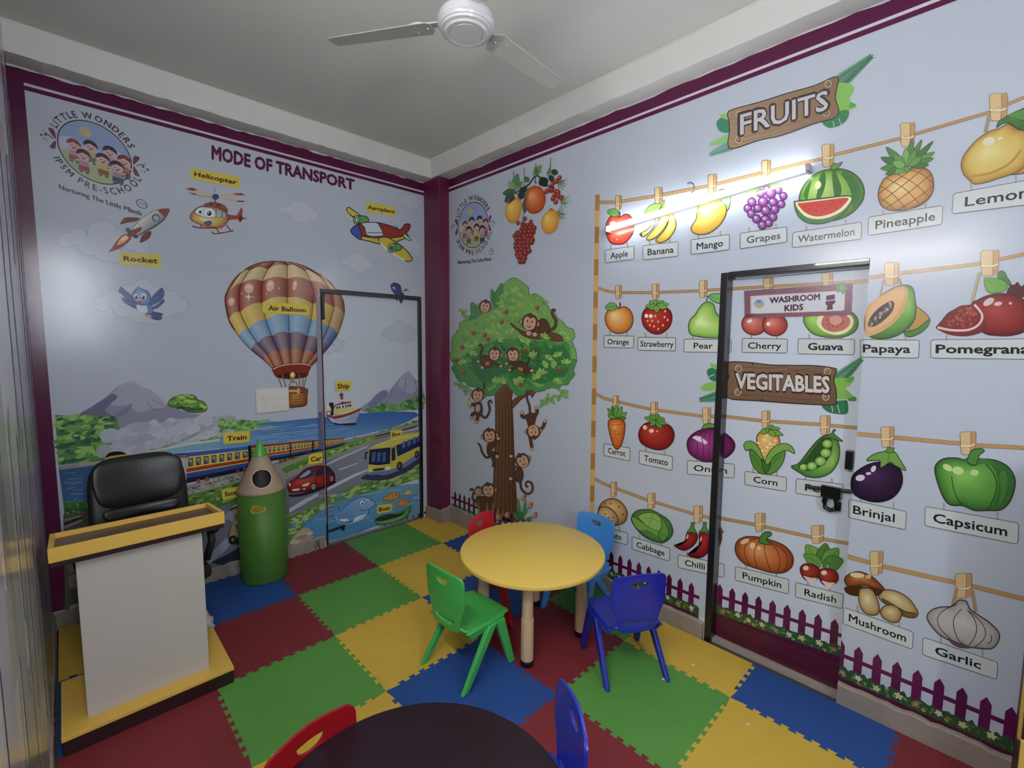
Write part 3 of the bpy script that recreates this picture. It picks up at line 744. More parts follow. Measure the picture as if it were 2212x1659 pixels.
    def peg(s, x, y, w, h, lean=.0):
        k = s.k; o = s.o; s.at(x, y, 1)
        s.P('b58f62', [(w*.62, h*.02), (w*.95, 0), (w, h*.12), (w*.93, h*.9), (w*.62, h)], '4a3826', .9)
        s.P('cdb083', [(w*.02, h*.1), (w*.12, h*.03), (w*.66, 0), (w*.68, h*.5), (w*.62, h), (w*.16, h), (w*.08, h*.86)], '4a3826', 1.0)
        s.L('e0d0b0', w*.09, [(w*.06, h*.62), (w*.6, h*.63), (w*.92, h*.55)]); s.L('7a6040', .7, [(w*.06, h*.66), (w*.62, h*.675), (w*.94, h*.59)])
        s.o = o; s.k = k; return s
    def rope(s, p, w=7):
        k = s.k; o = s.o; s.at(0, 0, 1); q = num(p) if isinstance(p, str) else p
        s.L('6b5238', w, q, False); s.L('b9925f', w-1.6, q, False)
        for a, b in zip(q, q[1:]):
            L = math.hypot(b[0]-a[0], b[1]-a[1]); n = max(1, int(L/9))
            for i in range(n):
                t = (i+.3)/n; x, y = a[0]+(b[0]-a[0])*t, a[1]+(b[1]-a[1])*t
                s.L('8a6a42', .9, [(x-3.5, y-w*.28), (x+3.5, y+w*.3)], False)
        s.o = o; s.k = k; return s
    def cloud(s, bumps, fc='bcc2cd', oc='93a0b5', w=5, shade='b4c0cc'):
        """outlined cloud of overlapping discs (x, y, r)"""
        for x, y, r in bumps: s.E(oc, x, y, r, r*.96, n=28)
        for x, y, r in bumps: s.E(fc, x, y, r-w, r*.96-w, n=28)
        return s
    def scatter(s, region, n, rx, ry, cols, seed, rot=.6, rv=.3):
        rnd = random.Random(seed); R = num(region); xs = [p[0] for p in R]; ys = [p[1] for p in R]; k = 0; guard = 0
        while k < n and guard < n*30:
            guard += 1; x, y = rnd.uniform(min(xs), max(xs)), rnd.uniform(min(ys), max(ys)); ins = False
            for i in range(len(R)):
                a, b = R[i], R[i-1]
                if (a[1] > y) != (b[1] > y) and x < (b[0]-a[0])*(y-a[1])/(b[1]-a[1])+a[0]: ins = not ins
            if not ins: continue
            k += 1; f = rnd.uniform(.6, 1.3); s.E(rnd.choice(cols), x, y, rx*f, ry*f, rot+rnd.uniform(-rv, rv), n=9)
        return s
    def done(s, name, parent, label=None, door=None, doorname=None):
        ax, v, op, dv = SURF[s.sf]; sg = 1 if s.sf == 'C' else -1; res = []
        for where in ('wall', 'door'):
            if s.only and s.only != where: continue
            if where == 'door' and (not op or door is None): continue
            V = []; F = []; C = []
            for li, (a, d, tr, cols) in enumerate(s.pr):
                off = (v if where == 'wall' else dv)+sg*(.0004+s.base+li*s.step); P = a if where == 'wall' else d
                def emit_(poly):
                    o = len(V)
                    for p, c in poly:
                        V.append((p[0], off, p[1]) if ax == 1 else (off, p[0], p[1])); C.append(c)
                    F.append(tuple(range(o, o+len(poly))))
                if op: lo, hi, top = op
                inside = op and max(p[0] for p in P) > lo and min(p[0] for p in P) < hi and min(p[1] for p in P) < top
                if where == 'wall' and not inside:
                    o = len(V)
                    for p, c in zip(P, cols): V.append((p[0], off, p[1]) if ax == 1 else (off, p[0], p[1])); C.append(c)
                    F += [tuple(o+i for i in t) for t in tr]; continue
                if where == 'door' and not inside: continue
                for t in tr:
                    poly = [(P[i], cols[i]) for i in t]
                    if where == 'door':
                        lo2, hi2 = (lo+.012, hi-.022) if ax == 1 else (lo-.03, hi-.037)
                        for A_ in ((0, 1, hi2), (0, -1, lo2), (1, 1, top-.03), (1, -1, .02)):
                            poly = cutpoly(poly, *A_)
                            if len(poly) < 3: break
                        if len(poly) > 2: emit_(poly)
                    else:
                        for cs in (((0, -1, hi),), ((0, 1, lo),), ((0, 1, hi), (0, -1, lo), (1, -1, top))):
                            q = poly
                            for A_ in cs:
                                q = cutpoly(q, *A_)
                                if len(q) < 3: break
                            if len(q) > 2: emit_(q)
            if not F: continue
            nm = name if where == 'wall' else (doorname or name)
            me = bpy.data.meshes.new(nm); me.from_pydata(V, [], F); at_ = me.color_attributes.new('Col', 'FLOAT_COLOR', 'POINT')
            at_.data.foreach_set('color', [x for c in C for x in c]); me.materials.append(pm); me.update()
            o = bpy.data.objects.new(nm, me); COL.objects.link(o)
            par = parent if where == 'wall' else door
            if par: o.parent = par; o.matrix_parent_inverse = par.matrix_world.inverted()
            if label: o['label'] = label
            res.append(o)
        return res
# the vinyl sheets themselves
def rect(a0, a1, z0, z1): return [(a0, z0), (a1, z0), (a1, z1), (a0, z1)]
SKY, PLUM, PLINE = 'b5bcc8', '52143a', 'c9c3cc'
aA = Art('A', base=-.0012); aA.fill(rect(XC+.0, DAX1+.04, .10, WTOP), aA.c(SKY), True)
mA = aA.done('wall_mural', None)[0]; tag(mA, 'transport mural: pale blue vinyl sheet over the far left wall', 'wall mural')
aB = Art('B', base=-.0012); aB.fill(rect(YB+.01, -.252, .12, WTOP), aB.c(SKY), True)
mB = aB.done('wall_mural', None)[0]; tag(mB, 'fruit and vegetable mural: pale blue vinyl sheet over the right wall', 'wall mural')
def border(surf, a0, a1, par, left=None):
    A = Art(surf); c = A.c(PLUM)
    z0, z1, z2, z3 = 3.086, 3.110, 3.124, WTOP
    rnd = random.Random(3); n = 60
    topedge = [(a0+(a1-a0)*i/n, z3+rnd.uniform(-.008, .004)) for i in range(n+1)]
    A.fill([(a0, z2)]+[(a1, z2)]+topedge[::-1], c, True); A.fill(rect(a0, a1, z0, z1), c, True); A.fill(rect(a0, a1, z1, z2), A.c(PLINE), True)
    if left: A.fill(rect(XC, left, .1, z1), c, True); A.fill(rect(XC, left, z1, z3-.004), c, True)
    return A.done('border_stripes', par, 'plum border with one pale line')
border('A', XC, -.107, mA, -2.683); border('B', YB+.02, -.252, mB)
# ------------------------------------------------------------------ fruit and vegetable wall
def ab(base=0): return Art('B', base)
def fin(A, name, label=None): return A.done(name, mB, label, d2)
OL = '2c2522'
# support pole and ropes
A = ab(); A.at(0, 0, 1)
for i in range(20):
    y0, y1 = 421+i*34.9, 421+(i+1)*34.9
    f = lambda y: 1291-(y-421)*.0175
    A.P('a5783c' if i % 2 == 0 else 'cda468', [(f(y0)-5, y0), (f(y0)+4.5, y0-1), (f(y1)+4.5, y1-1), (f(y1)-5, y1)])
fin(A, 'striped_pole_picture')
for p, w, only in (('1294 437 1330 437 1414 424 1530 402 1647 373 1775 343 1800 335 1945 299 2135 243 2176 225 2225 205', 7, 'wall'), ('1292 622 1308 628 1330 632 1410 632 1510 628 1558 625', 6, 'wall'), ('1877 600 1915 594 1945 590 2115 570 2160 560 2225 546', 8, 'wall'),
    ('1288 851 1304 860 1325 866 1405 884 1517 899 1562 900', 6.5, 'wall'), ('1849 937 1903 942 1930 945 2073 958 2110 962 2225 968', 9, 'wall'), ('1285 1034 1300 1043 1319 1051 1398 1080 1498 1110 1544 1121', 6.5, 'wall'), ('1828 1201 1878 1215 1910 1224 2062 1258 2100 1266 2225 1297', 9.5, 'wall'),
    ('1562 625 1660 619 1800 612 1900 605', 7, 'door'), ('1545 897 1645 909 1771 917 1870 926', 7.5, 'door'), ('1535 1115 1630 1133 1752 1160 1850 1177', 7.5, 'door')):
    A = Art('B', .0002, only); A.rope(p, w); A.done('rope_picture', mB, None, d2)
def item(name, pegxywh, body, lab=None):
    A = ab(.0006)
    if pegxywh: A.peg(*pegxywh)
    A.at(1270, 300); body(A); return fin(A, name+'_picture', lab)
def D(ox, oy): return (ox, oy)
d3, d4, d5, d6, d7, d8 = (1270, 300), (1652, 300), (1270, 700), (1652, 700), (1270, 1020), (1652, 1100)
def apple(A):
    A.at(*d3); A.label('Apple', '148 950 395 915 395 1025 150 1058', .18, .78, fc='bfc4c6', ow=4, tc='2c2e33')
    A.B('a92c28', 'd5523c', 'ef8f74', '160 720 190 665 235 650 272 668 310 646 350 648 385 690 396 745 375 820 320 885 265 900 200 890 165 835 152 770', 215, 735)
    A.E('f3e4dc', 212, 722, 25, 18, -.3).L('5a3d24', 12, '270 672 272 640 268 620').leaf(270, 640, 165, 620, 34, '6fa55a', OL, '4c7a3c').E('f0d9c0', 250, 860, 5)
item('apple', (1329, 422, 14, 32), apple)
def banana(A):
    A.at(*d3); A.label('Banana', '468 912 770 878 770 1000 470 1033', .14, .87, fc='bfc4c6', ow=4, tc='2a2c31')
    A.B('b08a30', 'd9bd55', 'f0dd90', '690 620 735 660 752 710 745 770 700 840 645 880 600 885 580 860 630 810 670 750 690 690', 720, 720)
    A.B('b99638', 'dec561', 'f3e39c', '640 590 690 620 685 700 640 780 580 840 525 864 500 848 550 790 600 720 625 650', 640, 680)
    A.B('b99638', 'e2ca68', 'f6e8a8', '630 580 650 600 600 690 540 780 480 832 455 830 445 808 500 780 560 720 600 640', 570, 730)
    A.P('4a3a2a', '444 808 458 796 468 822 456 834').L('7a8a40', 20, '640 600 645 560 650 520').leaf(630, 560, 482, 632, 36, '86b25e', OL, '5c8440')
item('banana', (1414, 405, 17, 36), banana)
def mango(A):
    A.at(*d3); A.label('Mango', '880 862 1208 815 1208 945 880 988', .15, .83, fc='bfc4c6', tc='26282c')
    A.S('86b878', '1085 520 1110 450 1160 428 1205 455 1217 500 1210 570 1185 615 1165 570 1130 530', OL).L('628f52', 5, '1110 440 1170 500 1190 600')
    A.B('c0902f', 'e0bb55', 'f4e1a0', '940 590 980 540 1040 515 1100 512 1150 540 1182 590 1172 660 1120 740 1040 800 960 816 900 800 880 768 895 730 922 690 930 640', 1000, 610)
    A.L('d8a850', 10, '960 790 1060 730 1130 640')
item('mango', (1529, 377, 19, 42), mango)
def grapes(A):
    A.at(*d3); A.label('Grapes', '1300 805 1698 750 1698 880 1300 938', .14, .86, fc='c2c6c8', tc='55585c')  # lettering greyed: a mild glare over the label is put into its colour
    A.S('86bd62', '1350 462 1390 418 1445 398 1465 430 1430 492 1390 498', '4f7a3c', 4).S('7fb558', '1470 420 1530 410 1560 370 1600 366 1590 385 1672 382 1660 412 1580 424 1530 440', '4f7a3c', 4)
    for x, y, r in ((1365, 592, 36), (1400, 540, 38), (1475, 465, 36), (1530, 428, 30), (1625, 440, 32), (1668, 488, 34), (1495, 537, 44), (1580, 540, 40), (1650, 556, 34), (1395, 638, 36), (1450, 592, 36), (1595, 602, 38), (1518, 612, 42), (1440, 682, 38), (1580, 668, 36), (1515, 690, 40), (1490, 736, 38), (1560, 466, 44), (1545, 720, 34)):
        A.B('4a1f4c', '7a4482', 'b98fc0', [(x+r*math.cos(k*PI/4), y+r*math.sin(k*PI/4)) for k in range(8)], x-r*.25, y-r*.3, '3a1a3c', 3)
        A.E('d8bfdc', x-r*.3, y-r*.35, r*.2, n=8)
item('grapes', (1645, 346, 20, 40), grapes)
def watermelon(A):
    A.at(*d4); A.label('Watermelon', '240 800 828 708 822 855 235 928', .08, .9, fc='c2c6c8', tc='505458')  # paler lettering carries the glare on this label in its colour
    A.B('35602f', '7aa648', 'b9cf80', '292 540 310 440 380 340 470 280 560 258 650 256 740 282 810 340 848 420 846 500 815 560 760 620 680 670 560 700 420 690 320 620', 450, 400)
    for p in ('575 300 600 270 625 330 655 420 640 500 600 505 585 430', '650 300 700 275 780 350 820 450 800 540 750 600 742 480 700 370', '470 320 510 280 520 380 480 500 440 510 455 420', '560 268 640 262 600 285', '330 480 360 400 400 350 380 440 360 520'): A.S('3c6b34', p)
    A.E('d8e2a8', 455, 395, 26, 36, .3)
    A.S('4c7a48', '252 545 280 530 500 505 735 488 720 580 650 655 540 712 430 726 340 706 275 640', OL).S('e6dfb4', '265 548 300 540 500 515 728 495 705 572 630 635 520 678 420 684 345 660 290 605').S('bf463c', '280 553 330 545 500 525 704 503 684 556 610 618 510 655 420 660 345 628 305 590')
    for x, y in ((345, 580), (380, 600), (405, 570), (440, 615), (480, 575), (520, 600), (560, 565), (600, 590), (585, 535), (650, 540), (440, 560), (490, 630)): A.E('8a2c28', x, y, 9, 5, .5, n=8)
    A.S('5f8f45', '560 252 590 210 620 215 662 197 640 235 600 262', OL, 5)
item('watermelon', (1775, 311, 27, 50), watermelon)
def pineapple(A):
    A.at(*d4); A.label('Pineapple', '885 668 1520 568 1512 730 880 825', .1, .9)
    A.B('8f5f30', 'cc9c5c', 'e3c990', '968 460 985 400 1020 340 1090 300 1200 262 1330 240 1400 270 1435 330 1440 430 1400 510 1320 570 1200 606 1090 612 1010 585 975 530', 1130, 410)
    for p in ('985 400 1090 470 1200 590', '1030 330 1200 430 1330 570', '1110 292 1260 370 1400 490', '1230 262 1340 300 1435 380', '972 500 1040 540 1120 610'): A.L('6f4a28', 7, p)
    for p in ('972 470 1100 370 1260 258', '980 545 1150 420 1360 250', '1030 595 1200 480 1425 300', '1120 612 1280 520 1438 400', '1230 600 1320 560 1410 490'): A.L('6f4a28', 7, p)
    for x, y, w, c in ((1340, 8, 26, '4c7a3a'), (1437, 20, 26, '3f6b34'), (1450, 112, 30, '5c8c45'), (1442, 165, 26, '4c7a3a'), (1400, 222, 26, '3f6b34'), (1035, 70, 34, '4c7a3a'), (990, 160, 36, '3f6b34'), (988, 255, 34, '4c7a3a'), (1030, 305, 30, '3f6b34'), (1260, 0, 30, '4c7a3a'), (1110, 295, 34, '5f9048'), (1205, 80, 34, '6fa055'), (1290, 90, 30, '5c8c45'), (1100, 130, 34, '5c8c45'), (1090, 200, 36, '6fa055'), (1340, 150, 30, '5c8c45'), (1210, 290, 26, '5c8c45')): A.leaf(1215+(x-1215)*.12, 235, x, y, w, c, '24401f')
item('pineapple', (1944, 265, 33, 52), pineapple)
def lemon(A):
    A.at(2012, 100, 4.74); A.L('9a8a6a', 40, '595 700 555 880')
    A.at(*d4); A.label('Lemon', '1610 468 2420 318 2420 540 1597 640', .13, .79, strings=55, su=(.19, .66))
    A.at(2012, 100, 4.74)
    A.B('8a5f28', 'bb8f45', 'd0ab60', '800 1310 900 1240 1050 1100 1200 1000 1240 1150 1120 1240 950 1300', 1050, 1180)
    A.B('9a6f2c', 'cbb05c', 'd9cd86', '305 1230 320 1140 380 1050 480 945 600 870 700 838 790 795 880 850 1000 880 1060 1000 1040 1120 960 1230 850 1300 700 1350 560 1395 440 1412 390 1370 330 1310', 560, 1080)
    A.S('7a5a28', '850 1300 960 1200 1030 1080 1060 960 1000 1150 900 1260').L('b5853c', 26, '420 1330 600 1300 800 1200 920 1060')
    A.E('d6d2b4', 585, 975, 66, 42, -.35).E('d6d2b4', 705, 945, 28, 14, -.3)
    A.S('3f6b34', '668 835 690 770 745 735 800 700 900 655 1060 600 1080 750 1000 860 900 850 800 790 730 795', OL, 7).S('54823f', '800 700 950 650 1060 640 1060 720 900 760 810 740').L('28461f', 6, '790 720 920 760 1060 760')
item('lemon', (2136, 201, 41, 60), lemon)
def orange(A):
    A.at(*d5); A.label('Orange', '138 98 393 102 390 205 136 200', .12, .83); A.at(*d3)
    A.B('9a4f22', 'd48a3e', 'f0cf8e', '148 1545 160 1480 210 1435 265 1440 320 1432 370 1475 387 1545 365 1615 310 1655 235 1658 175 1615', 215, 1500)
    A.L('4a3320', 10, '265 1450 275 1420 272 1392').leaf(250, 1425, 147, 1440, 36, '6fa04f', OL, '44702f').L('4a3320', 8, '270 1440 283 1410')
item('orange', (1329, 616, 14, 30), orange)
def strawberry(A):
    A.at(*d5); A.label('Strawberry', '428 112 750 117 748 230 426 222', .07, .94); A.at(*d3)
    A.B('6f1a18', '98281f', 'b54636', '460 1530 475 1470 520 1430 590 1415 660 1435 705 1470 720 1530 700 1600 645 1652 590 1668 530 1650 478 1600', 540, 1520)
    for x, y in ((575, 1512), (510, 1553), (548, 1553), (600, 1560), (655, 1520), (530, 1590), (565, 1600), (600, 1622), (660, 1470), (680, 1545), (640, 1590)): A.E('e2ab86', x, y, 8, 11, .3, n=10)
    A.E('f2e4d8', 500, 1510, 16, 17).E('f2e4d8', 537, 1512, 15, 16)
    for x, y in ((492, 1430), (525, 1385), (585, 1372), (650, 1385), (692, 1412), (680, 1440), (525, 1450), (590, 1482)): A.leaf(585, 1418, x, y, 24, '6fa852', OL, '47752f')
item('strawberry', (1408, 613, 16, 34), strawberry)
def pear(A):
    A.at(*d5); A.label('Pear', '820 128 1223 132 1222 242 818 238', .21, .61); A.at(*d3)
    A.S('72a85c', '1030 1342 1080 1320 1150 1330 1225 1392 1180 1412 1110 1402 1060 1380', OL).L('4a7a3c', 5, '1040 1345 1120 1365 1210 1395')
    A.B('55913a', '9bc058', 'd2e2a0', '985 1405 1030 1390 1075 1415 1095 1480 1140 1530 1200 1590 1206 1650 1150 1692 1060 1698 960 1690 880 1670 858 1610 872 1545 915 1500 945 1450', 945, 1560)
    A.L('5a6a30', 12, '1010 1395 1022 1340')
item('pear', (1510, 605, 18, 38), pear)
def cherry(A):
    A.at(*d5); A.label('Cherry', '1318 122 1704 128 1700 247 1315 242', .13, .86); A.at(*d3)
    A.B('7d2a28', 'b5584c', 'd48c7c', [(1420+108*math.cos(k*.6283), 1580+95*math.sin(k*.6283)) for k in range(10)], 1385, 1550)
    A.B('7d2825', 'ae4a40', 'd08272', [(1597+106*math.cos(k*.6283), 1588+94*math.sin(k*.6283)) for k in range(10)], 1560, 1560)
    A.E('eed8cc', 1380, 1555, 24, 14, -.4).E('eed8cc', 1540, 1580, 18, 18).L('5a3d28', 9, '1500 1500 1530 1380 1540 1290').L('5a3d28', 9, '1430 1490 1500 1380 1540 1290')
item('cherry', (1648, 600, 23, 28), cherry)
def guava(A):
    A.at(*d6); A.label('Guava', '285 125 768 130 762 262 283 255', .18, .8, bold=.03); A.at(*d4)
    A.B('47702f', '7dab48', 'a6cc62', '333 1565 345 1500 400 1462 520 1440 660 1450 760 1490 798 1560 780 1630 720 1675 620 1698 500 1690 400 1655', 400, 1540)
    A.S('e4dcae', '443 1570 475 1500 560 1465 680 1475 752 1530 748 1600 690 1655 600 1672 500 1640').S('b3675c', '483 1575 510 1510 585 1485 680 1495 728 1545 715 1598 660 1636 580 1648 510 1622')
    for k in range(16): A.E('7d3a34', 600+80*math.cos(k*2.4)*(.4+.04*k), 1568+52*math.sin(k*2.4)*(.4+.04*k), 13, 5, k, n=8)
    A.S('c98f80', '560 1520 620 1505 660 1550 610 1590 560 1570')
item('guava', (1775, 590, 25, 28), guava)
def papaya(A):
    A.at(*d6); A.label('Papaya', '815 132 1320 138 1312 290 815 282', .05, .85, bold=.028); A.at(*d4)
    A.S('b08a4e', '1270 1440 1345 1465 1405 1530 1400 1570 1330 1610 1230 1640', OL).S('4c7a38', '1405 1540 1390 1600 1320 1660 1230 1690 1190 1650 1300 1620', OL)
    A.B('35602a', '5c8f40', '86b25a', '870 1460 960 1365 1070 1285 1190 1245 1265 1275 1285 1380 1292 1460 1270 1560 1180 1650 1060 1700 930 1700 855 1640', 1240, 1420)
    A.S('c9a070', '868 1450 950 1368 1080 1285 1170 1258 1222 1295 1205 1420 1130 1545 1030 1625 930 1672 860 1670').S('d7ac7c', '890 1460 960 1385 1080 1305 1160 1285 1190 1320 1170 1420 1100 1530 1010 1600 920 1640 880 1620')
    A.S('4a3f3a', '880 1592 910 1510 990 1430 1080 1382 1106 1412 1082 1482 1000 1562 920 1605')
    for k in range(22):
        t = k/21; A.E(('8a7f78', '6a5f58', 'a89c94')[k % 3], 905+180*t+14*math.sin(k*5), 1580-170*t+16*math.cos(k*3), 14, 10, k, n=8)
    A.L('a08a66', 14, '1015 1200 985 1345').L('8f6a42', 16, '1150 1190 1170 1262')
item('papaya', (1910, 567, 32, 50), papaya)
def pomegranate(A):
    A.at(*d6); A.label('Pomegranate', '1418 134 2450 124 2450 304 1415 290', .045, .95, bold=.03, su=(.13, .8)); A.at(2012, 540, 6.91)
    A.L('8f8058', 46, '720 330 600 820').L('b0a27c', 26, '715 330 596 820')
    A.S('4a1a1c', '1130 660 1180 530 1240 520 1285 482 1340 545 1420 510 1480 640 1300 720', OL, 7)
    A.B('4f1214', '842320', '9c3a30', '600 810 690 745 800 690 950 655 1130 650 1300 690 1430 800 1490 960 1470 1120 1380 1225 1180 1280 980 1280 800 1250 640 1100', 960, 900, OL, 8)
    A.E('cbb6b2', 855, 775, 90, 48, -.55).E('cbb6b2', 995, 803, 62, 30, -.15).E('c9a8a2', 1180, 796, 26, 20)
    A.S('742424', '72 1160 105 1112 150 1060 240 950 340 890 440 836 560 822 645 812 720 880 772 985 800 1060 815 1120 760 1215 640 1262 480 1285 280 1262 140 1205', OL, 8)
    A.S('73241f', '140 1110 240 985 350 895 450 850 600 832 665 890 720 980 700 1080 620 1150 450 1182 250 1165')
    A.scatter('170 1110 260 990 360 905 460 860 600 845 655 900 700 980 680 1070 610 1130 450 1160 260 1145', 34, 32, 24, ['93362c', '87302a', '9e463a', '7a2822'], 4)
    A.scatter('190 1090 280 1000 370 920 470 880 590 860 640 910 680 980 660 1050 600 1100 450 1130 280 1120', 22, 10, 6, ['c9897a', 'bf7a6c'], 9, 0)
    A.L('dcbcb0', 34, '92 1155 250 1190 400 1202 560 1190 680 1135 750 1045 755 965 705 885 640 815')
    A.S('46733a', '985 420 1020 318 1090 325 1130 400 1192 505 1140 530 1060 460', OL, 6).S('6b9c43', '788 432 860 420 960 425 1070 455 1140 530 1090 615 980 640 880 640 815 590', OL, 7).L('47752f', 6, '800 450 950 520 1120 540')
item('pomegranate', (2117, 540, 42, 56), pomegranate)
def carrot(A):
    A.at(*d5); A.label('Carrot', '138 1020 360 1058 358 1170 135 1120', .16, .82, strings=0)
    for x, y in ((168, 718), (205, 700), (240, 690), (292, 703), (332, 752), (325, 800), (172, 775)): A.leaf(248, 822, x, y, 22, ('5f9a45', '4a823a')[x % 2], OL)
    A.B('94461a', 'c96c2c', 'e8a262', '172 850 190 815 240 806 290 812 317 850 314 930 295 1010 272 1055 246 1070 216 1035 188 940', 225, 870)
    for p in ('185 850 230 862 280 855', '178 905 250 915', '230 945 305 935', '195 970 240 975 250 1000', '230 905 235 960'): A.L('9a4a1c', 5, p)
item('carrot', (1324, 854, 13, 33), carrot)
def tomato(A):
    A.at(*d5); A.label('Tomato', '440 1078 722 1130 720 1250 437 1190', .15, .86)
    A.B('5a1412', '8f2420', 'ab3e30', '432 950 450 885 500 842 570 836 650 845 710 875 738 935 725 1005 670 1060 600 1075 520 1055 455 1015', 520, 910)
    A.E('e6c8ac', 487, 882, 18, 19).E('e6c8ac', 543, 911, 21, 17).E('e6c8ac', 592, 915, 6, 9)
    for x, y in ((482, 800), (530, 870), (630, 892), (675, 855), (660, 812), (605, 770), (530, 770)): A.leaf(580, 815, x, y, 22, '5f9a42', OL, '3c6b2c')
item('tomato', (1405, 868, 16, 34), tomato)
def onion(A):
    A.at(*d5); A.label('Onion', '850 1165 1252 1195 1250 1315 846 1278', .14, .84)
    A.S('5c8c40', '975 905 985 870 1010 850 1060 850 1110 860 1160 848 1130 890 1080 910', OL)
    A.B('431038', '76265f', '9c4a82', '845 1020 870 960 930 915 990 895 1060 885 1130 905 1200 950 1252 1010 1248 1075 1190 1135 1100 1165 1010 1178 930 1150 865 1100', 960, 1010)
    for p in ('990 900 940 990 935 1120', '1010 900 985 1000 990 1160', '1040 895 1040 1020 1035 1170', '1080 900 1110 1000 1100 1160', '1110 905 1180 1000 1170 1130'): A.L('4a1640', 5, p)
    A.P('dccfd8', '890 968 925 950 960 995 950 1005').P('dccfd8', '935 955 965 960 975 1000 962 1012').P('dccfd8', '978 970 1020 1008 1010 1026 985 1020')
item('onion', (1517, 880, 19, 37), onion)
def corn(A):
    A.at(*d5); A.label('Corn', '1340 1255 1697 1308 1693 1428 1337 1370', .21, .78)
    A.B('a0702c', 'cf9f56', 'e6c886', '1440 1000 1448 940 1490 918 1550 915 1610 935 1638 990 1630 1050 1590 1110 1510 1175 1460 1100', 1520, 990)
    for r in range(7):
        for c in range(6):
            x = 1455+c*34+(r % 2)*10; y = 950+r*32+c*3
            if (x-1538)**2/95**2+(y-1030)**2/130**2 < 1: A.E(('deb878', 'd5a85e', 'e8cf94')[(r+c) % 3], x, y, 15, 13, n=9)
    for p, c in (('1380 1080 1430 1080 1480 1160 1512 1275 1450 1260 1400 1190', '4f8034'), ('1330 1035 1350 1003 1400 1000 1450 1040 1485 1110 1505 1190 1450 1120 1400 1070 1350 1080', '6f9c48'), ('1515 1280 1525 1190 1590 1120 1680 1080 1665 1180 1600 1262', '58883a'), ('1512 1170 1550 1090 1610 1035 1690 1018 1745 1050 1765 1105 1700 1078 1640 1095 1580 1140 1525 1230', '74a24c'), ('1480 1150 1520 1280 1560 1180 1530 1200', '406c2c')): A.S(c, p, OL)
    A.L('35602a', 5, '1400 1110 1460 1200 1500 1270').L('35602a', 5, '1640 1120 1570 1200 1530 1270')
    for x, y in ((1465, 925), (1520, 900), (1580, 860), (1640, 890), (1668, 948), (1600, 960)): A.leaf(1545, 905, x, y, 24, '6b9a45', OL)
item('corn', (1645, 887, 19, 38), corn)
def peas(A):
    A.at(*d5); A.label('Peas', '1778 1318 2175 1368 2170 1500 1773 1445', .2, .78)
    A.B('35602a', '5f9140', '8ab65c', '1735 1215 1800 1185 1890 1070 1960 990 2020 950 2090 945 2135 1000 2150 1090 2130 1190 2070 1270 1980 1308 1880 1305 1800 1265', 2090, 1180)
    A.S('2c4f24', '1790 1215 1850 1160 1920 1070 1990 985 2050 965 2088 1010 2070 1120 2000 1205 1910 1250 1830 1248')
    for x, y, r in ((1840, 1222, 36), (1912, 1212, 44), (1985, 1170, 48), (2030, 1100, 47), (2043, 1022, 44)): A.B('4f7f38', '86b058', 'bcd48a', [(x+r*math.cos(k*PI/4), y+r*.85*math.sin(k*PI/4)) for k in range(8)], x-6, y-8, '28461f', 4)
    A.S('497a38', '1990 985 2040 950 2080 930 2095 900 2115 905 2100 935 2175 1000 2110 985 2060 970', OL)
item('peas', (1771, 897, 23, 42), peas)
def brinjal(A):
    A.at(*d6); A.label('Brinjal', '720 1495 1210 1600 1200 1755 714 1650', .08, .8, strings=60, su=(.2, .78))
    A.B('17101c', '2c1832', '472850', '735 1380 750 1290 820 1230 900 1190 990 1175 1080 1190 1155 1235 1178 1330 1150 1420 1080 1490 970 1520 850 1500 760 1450', 900, 1290)
    A.E('cfc8d6', 815, 1312, 40, 27, -.15).E('cfc8d6', 885, 1275, 23, 12, -.1).E('cfc8d6', 928, 1235, 20, 30, .5)
    A.S('6b9646', '870 1165 930 1110 1010 1088 1040 1080 1110 1092 1150 1150 1205 1250 1110 1205 1070 1180 990 1225 980 1165', OL, 7).L('47752f', 6, '1060 1100 1050 1180').P('5c8a3c', '1035 1095 1045 1050 1108 1055 1095 1100', OL)
item('brinjal', (1902, 921, 30, 45), brinjal)
def capsicum(A):
    A.at(*d8); A.label('Capsicum', '1370 -25 2168 118 2158 298 1365 140', .09, .88, bold=.025, strings=60); A.at(*d6)
    A.B('26501f', '54903a', '86bc58', '1450 1245 1475 1180 1540 1145 1640 1142 1740 1165 1860 1150 1980 1165 2080 1220 2135 1320 2125 1430 2080 1530 2010 1585 1900 1590 1790 1590 1690 1550 1590 1545 1530 1490 1480 1370', 1680, 1290, OL, 8)
    A.S('35682b', '1900 1165 2000 1180 2090 1240 2128 1330 2110 1450 2050 1550 1960 1585 1940 1560 1985 1440 1990 1330 1950 1230').S('437d33', '2000 1300 2040 1250 2070 1330 2050 1450 2000 1540 2015 1420')
    A.L('1f3f18', 9, '1880 1180 1960 1290 1980 1400 1930 1540 1890 1590').L('1f3f18', 8, '1595 1300 1610 1400 1650 1500 1700 1555')
    A.E('b9d48c', 1560, 1225, 45, 26, .5).E('b9d48c', 1650, 1250, 50, 34, .2).E('b9d48c', 1790, 1268, 36, 26)
    A.S('3f7032', '1700 1150 1760 1140 1860 1145 1950 1180 1850 1195 1770 1215 1720 1185').S('4c8038', '1730 1175 1745 1110 1780 1070 1850 1062 1872 1085 1830 1120 1800 1200', OL, 7)
item('capsicum', (2073, 932, 36, 50), capsicum)
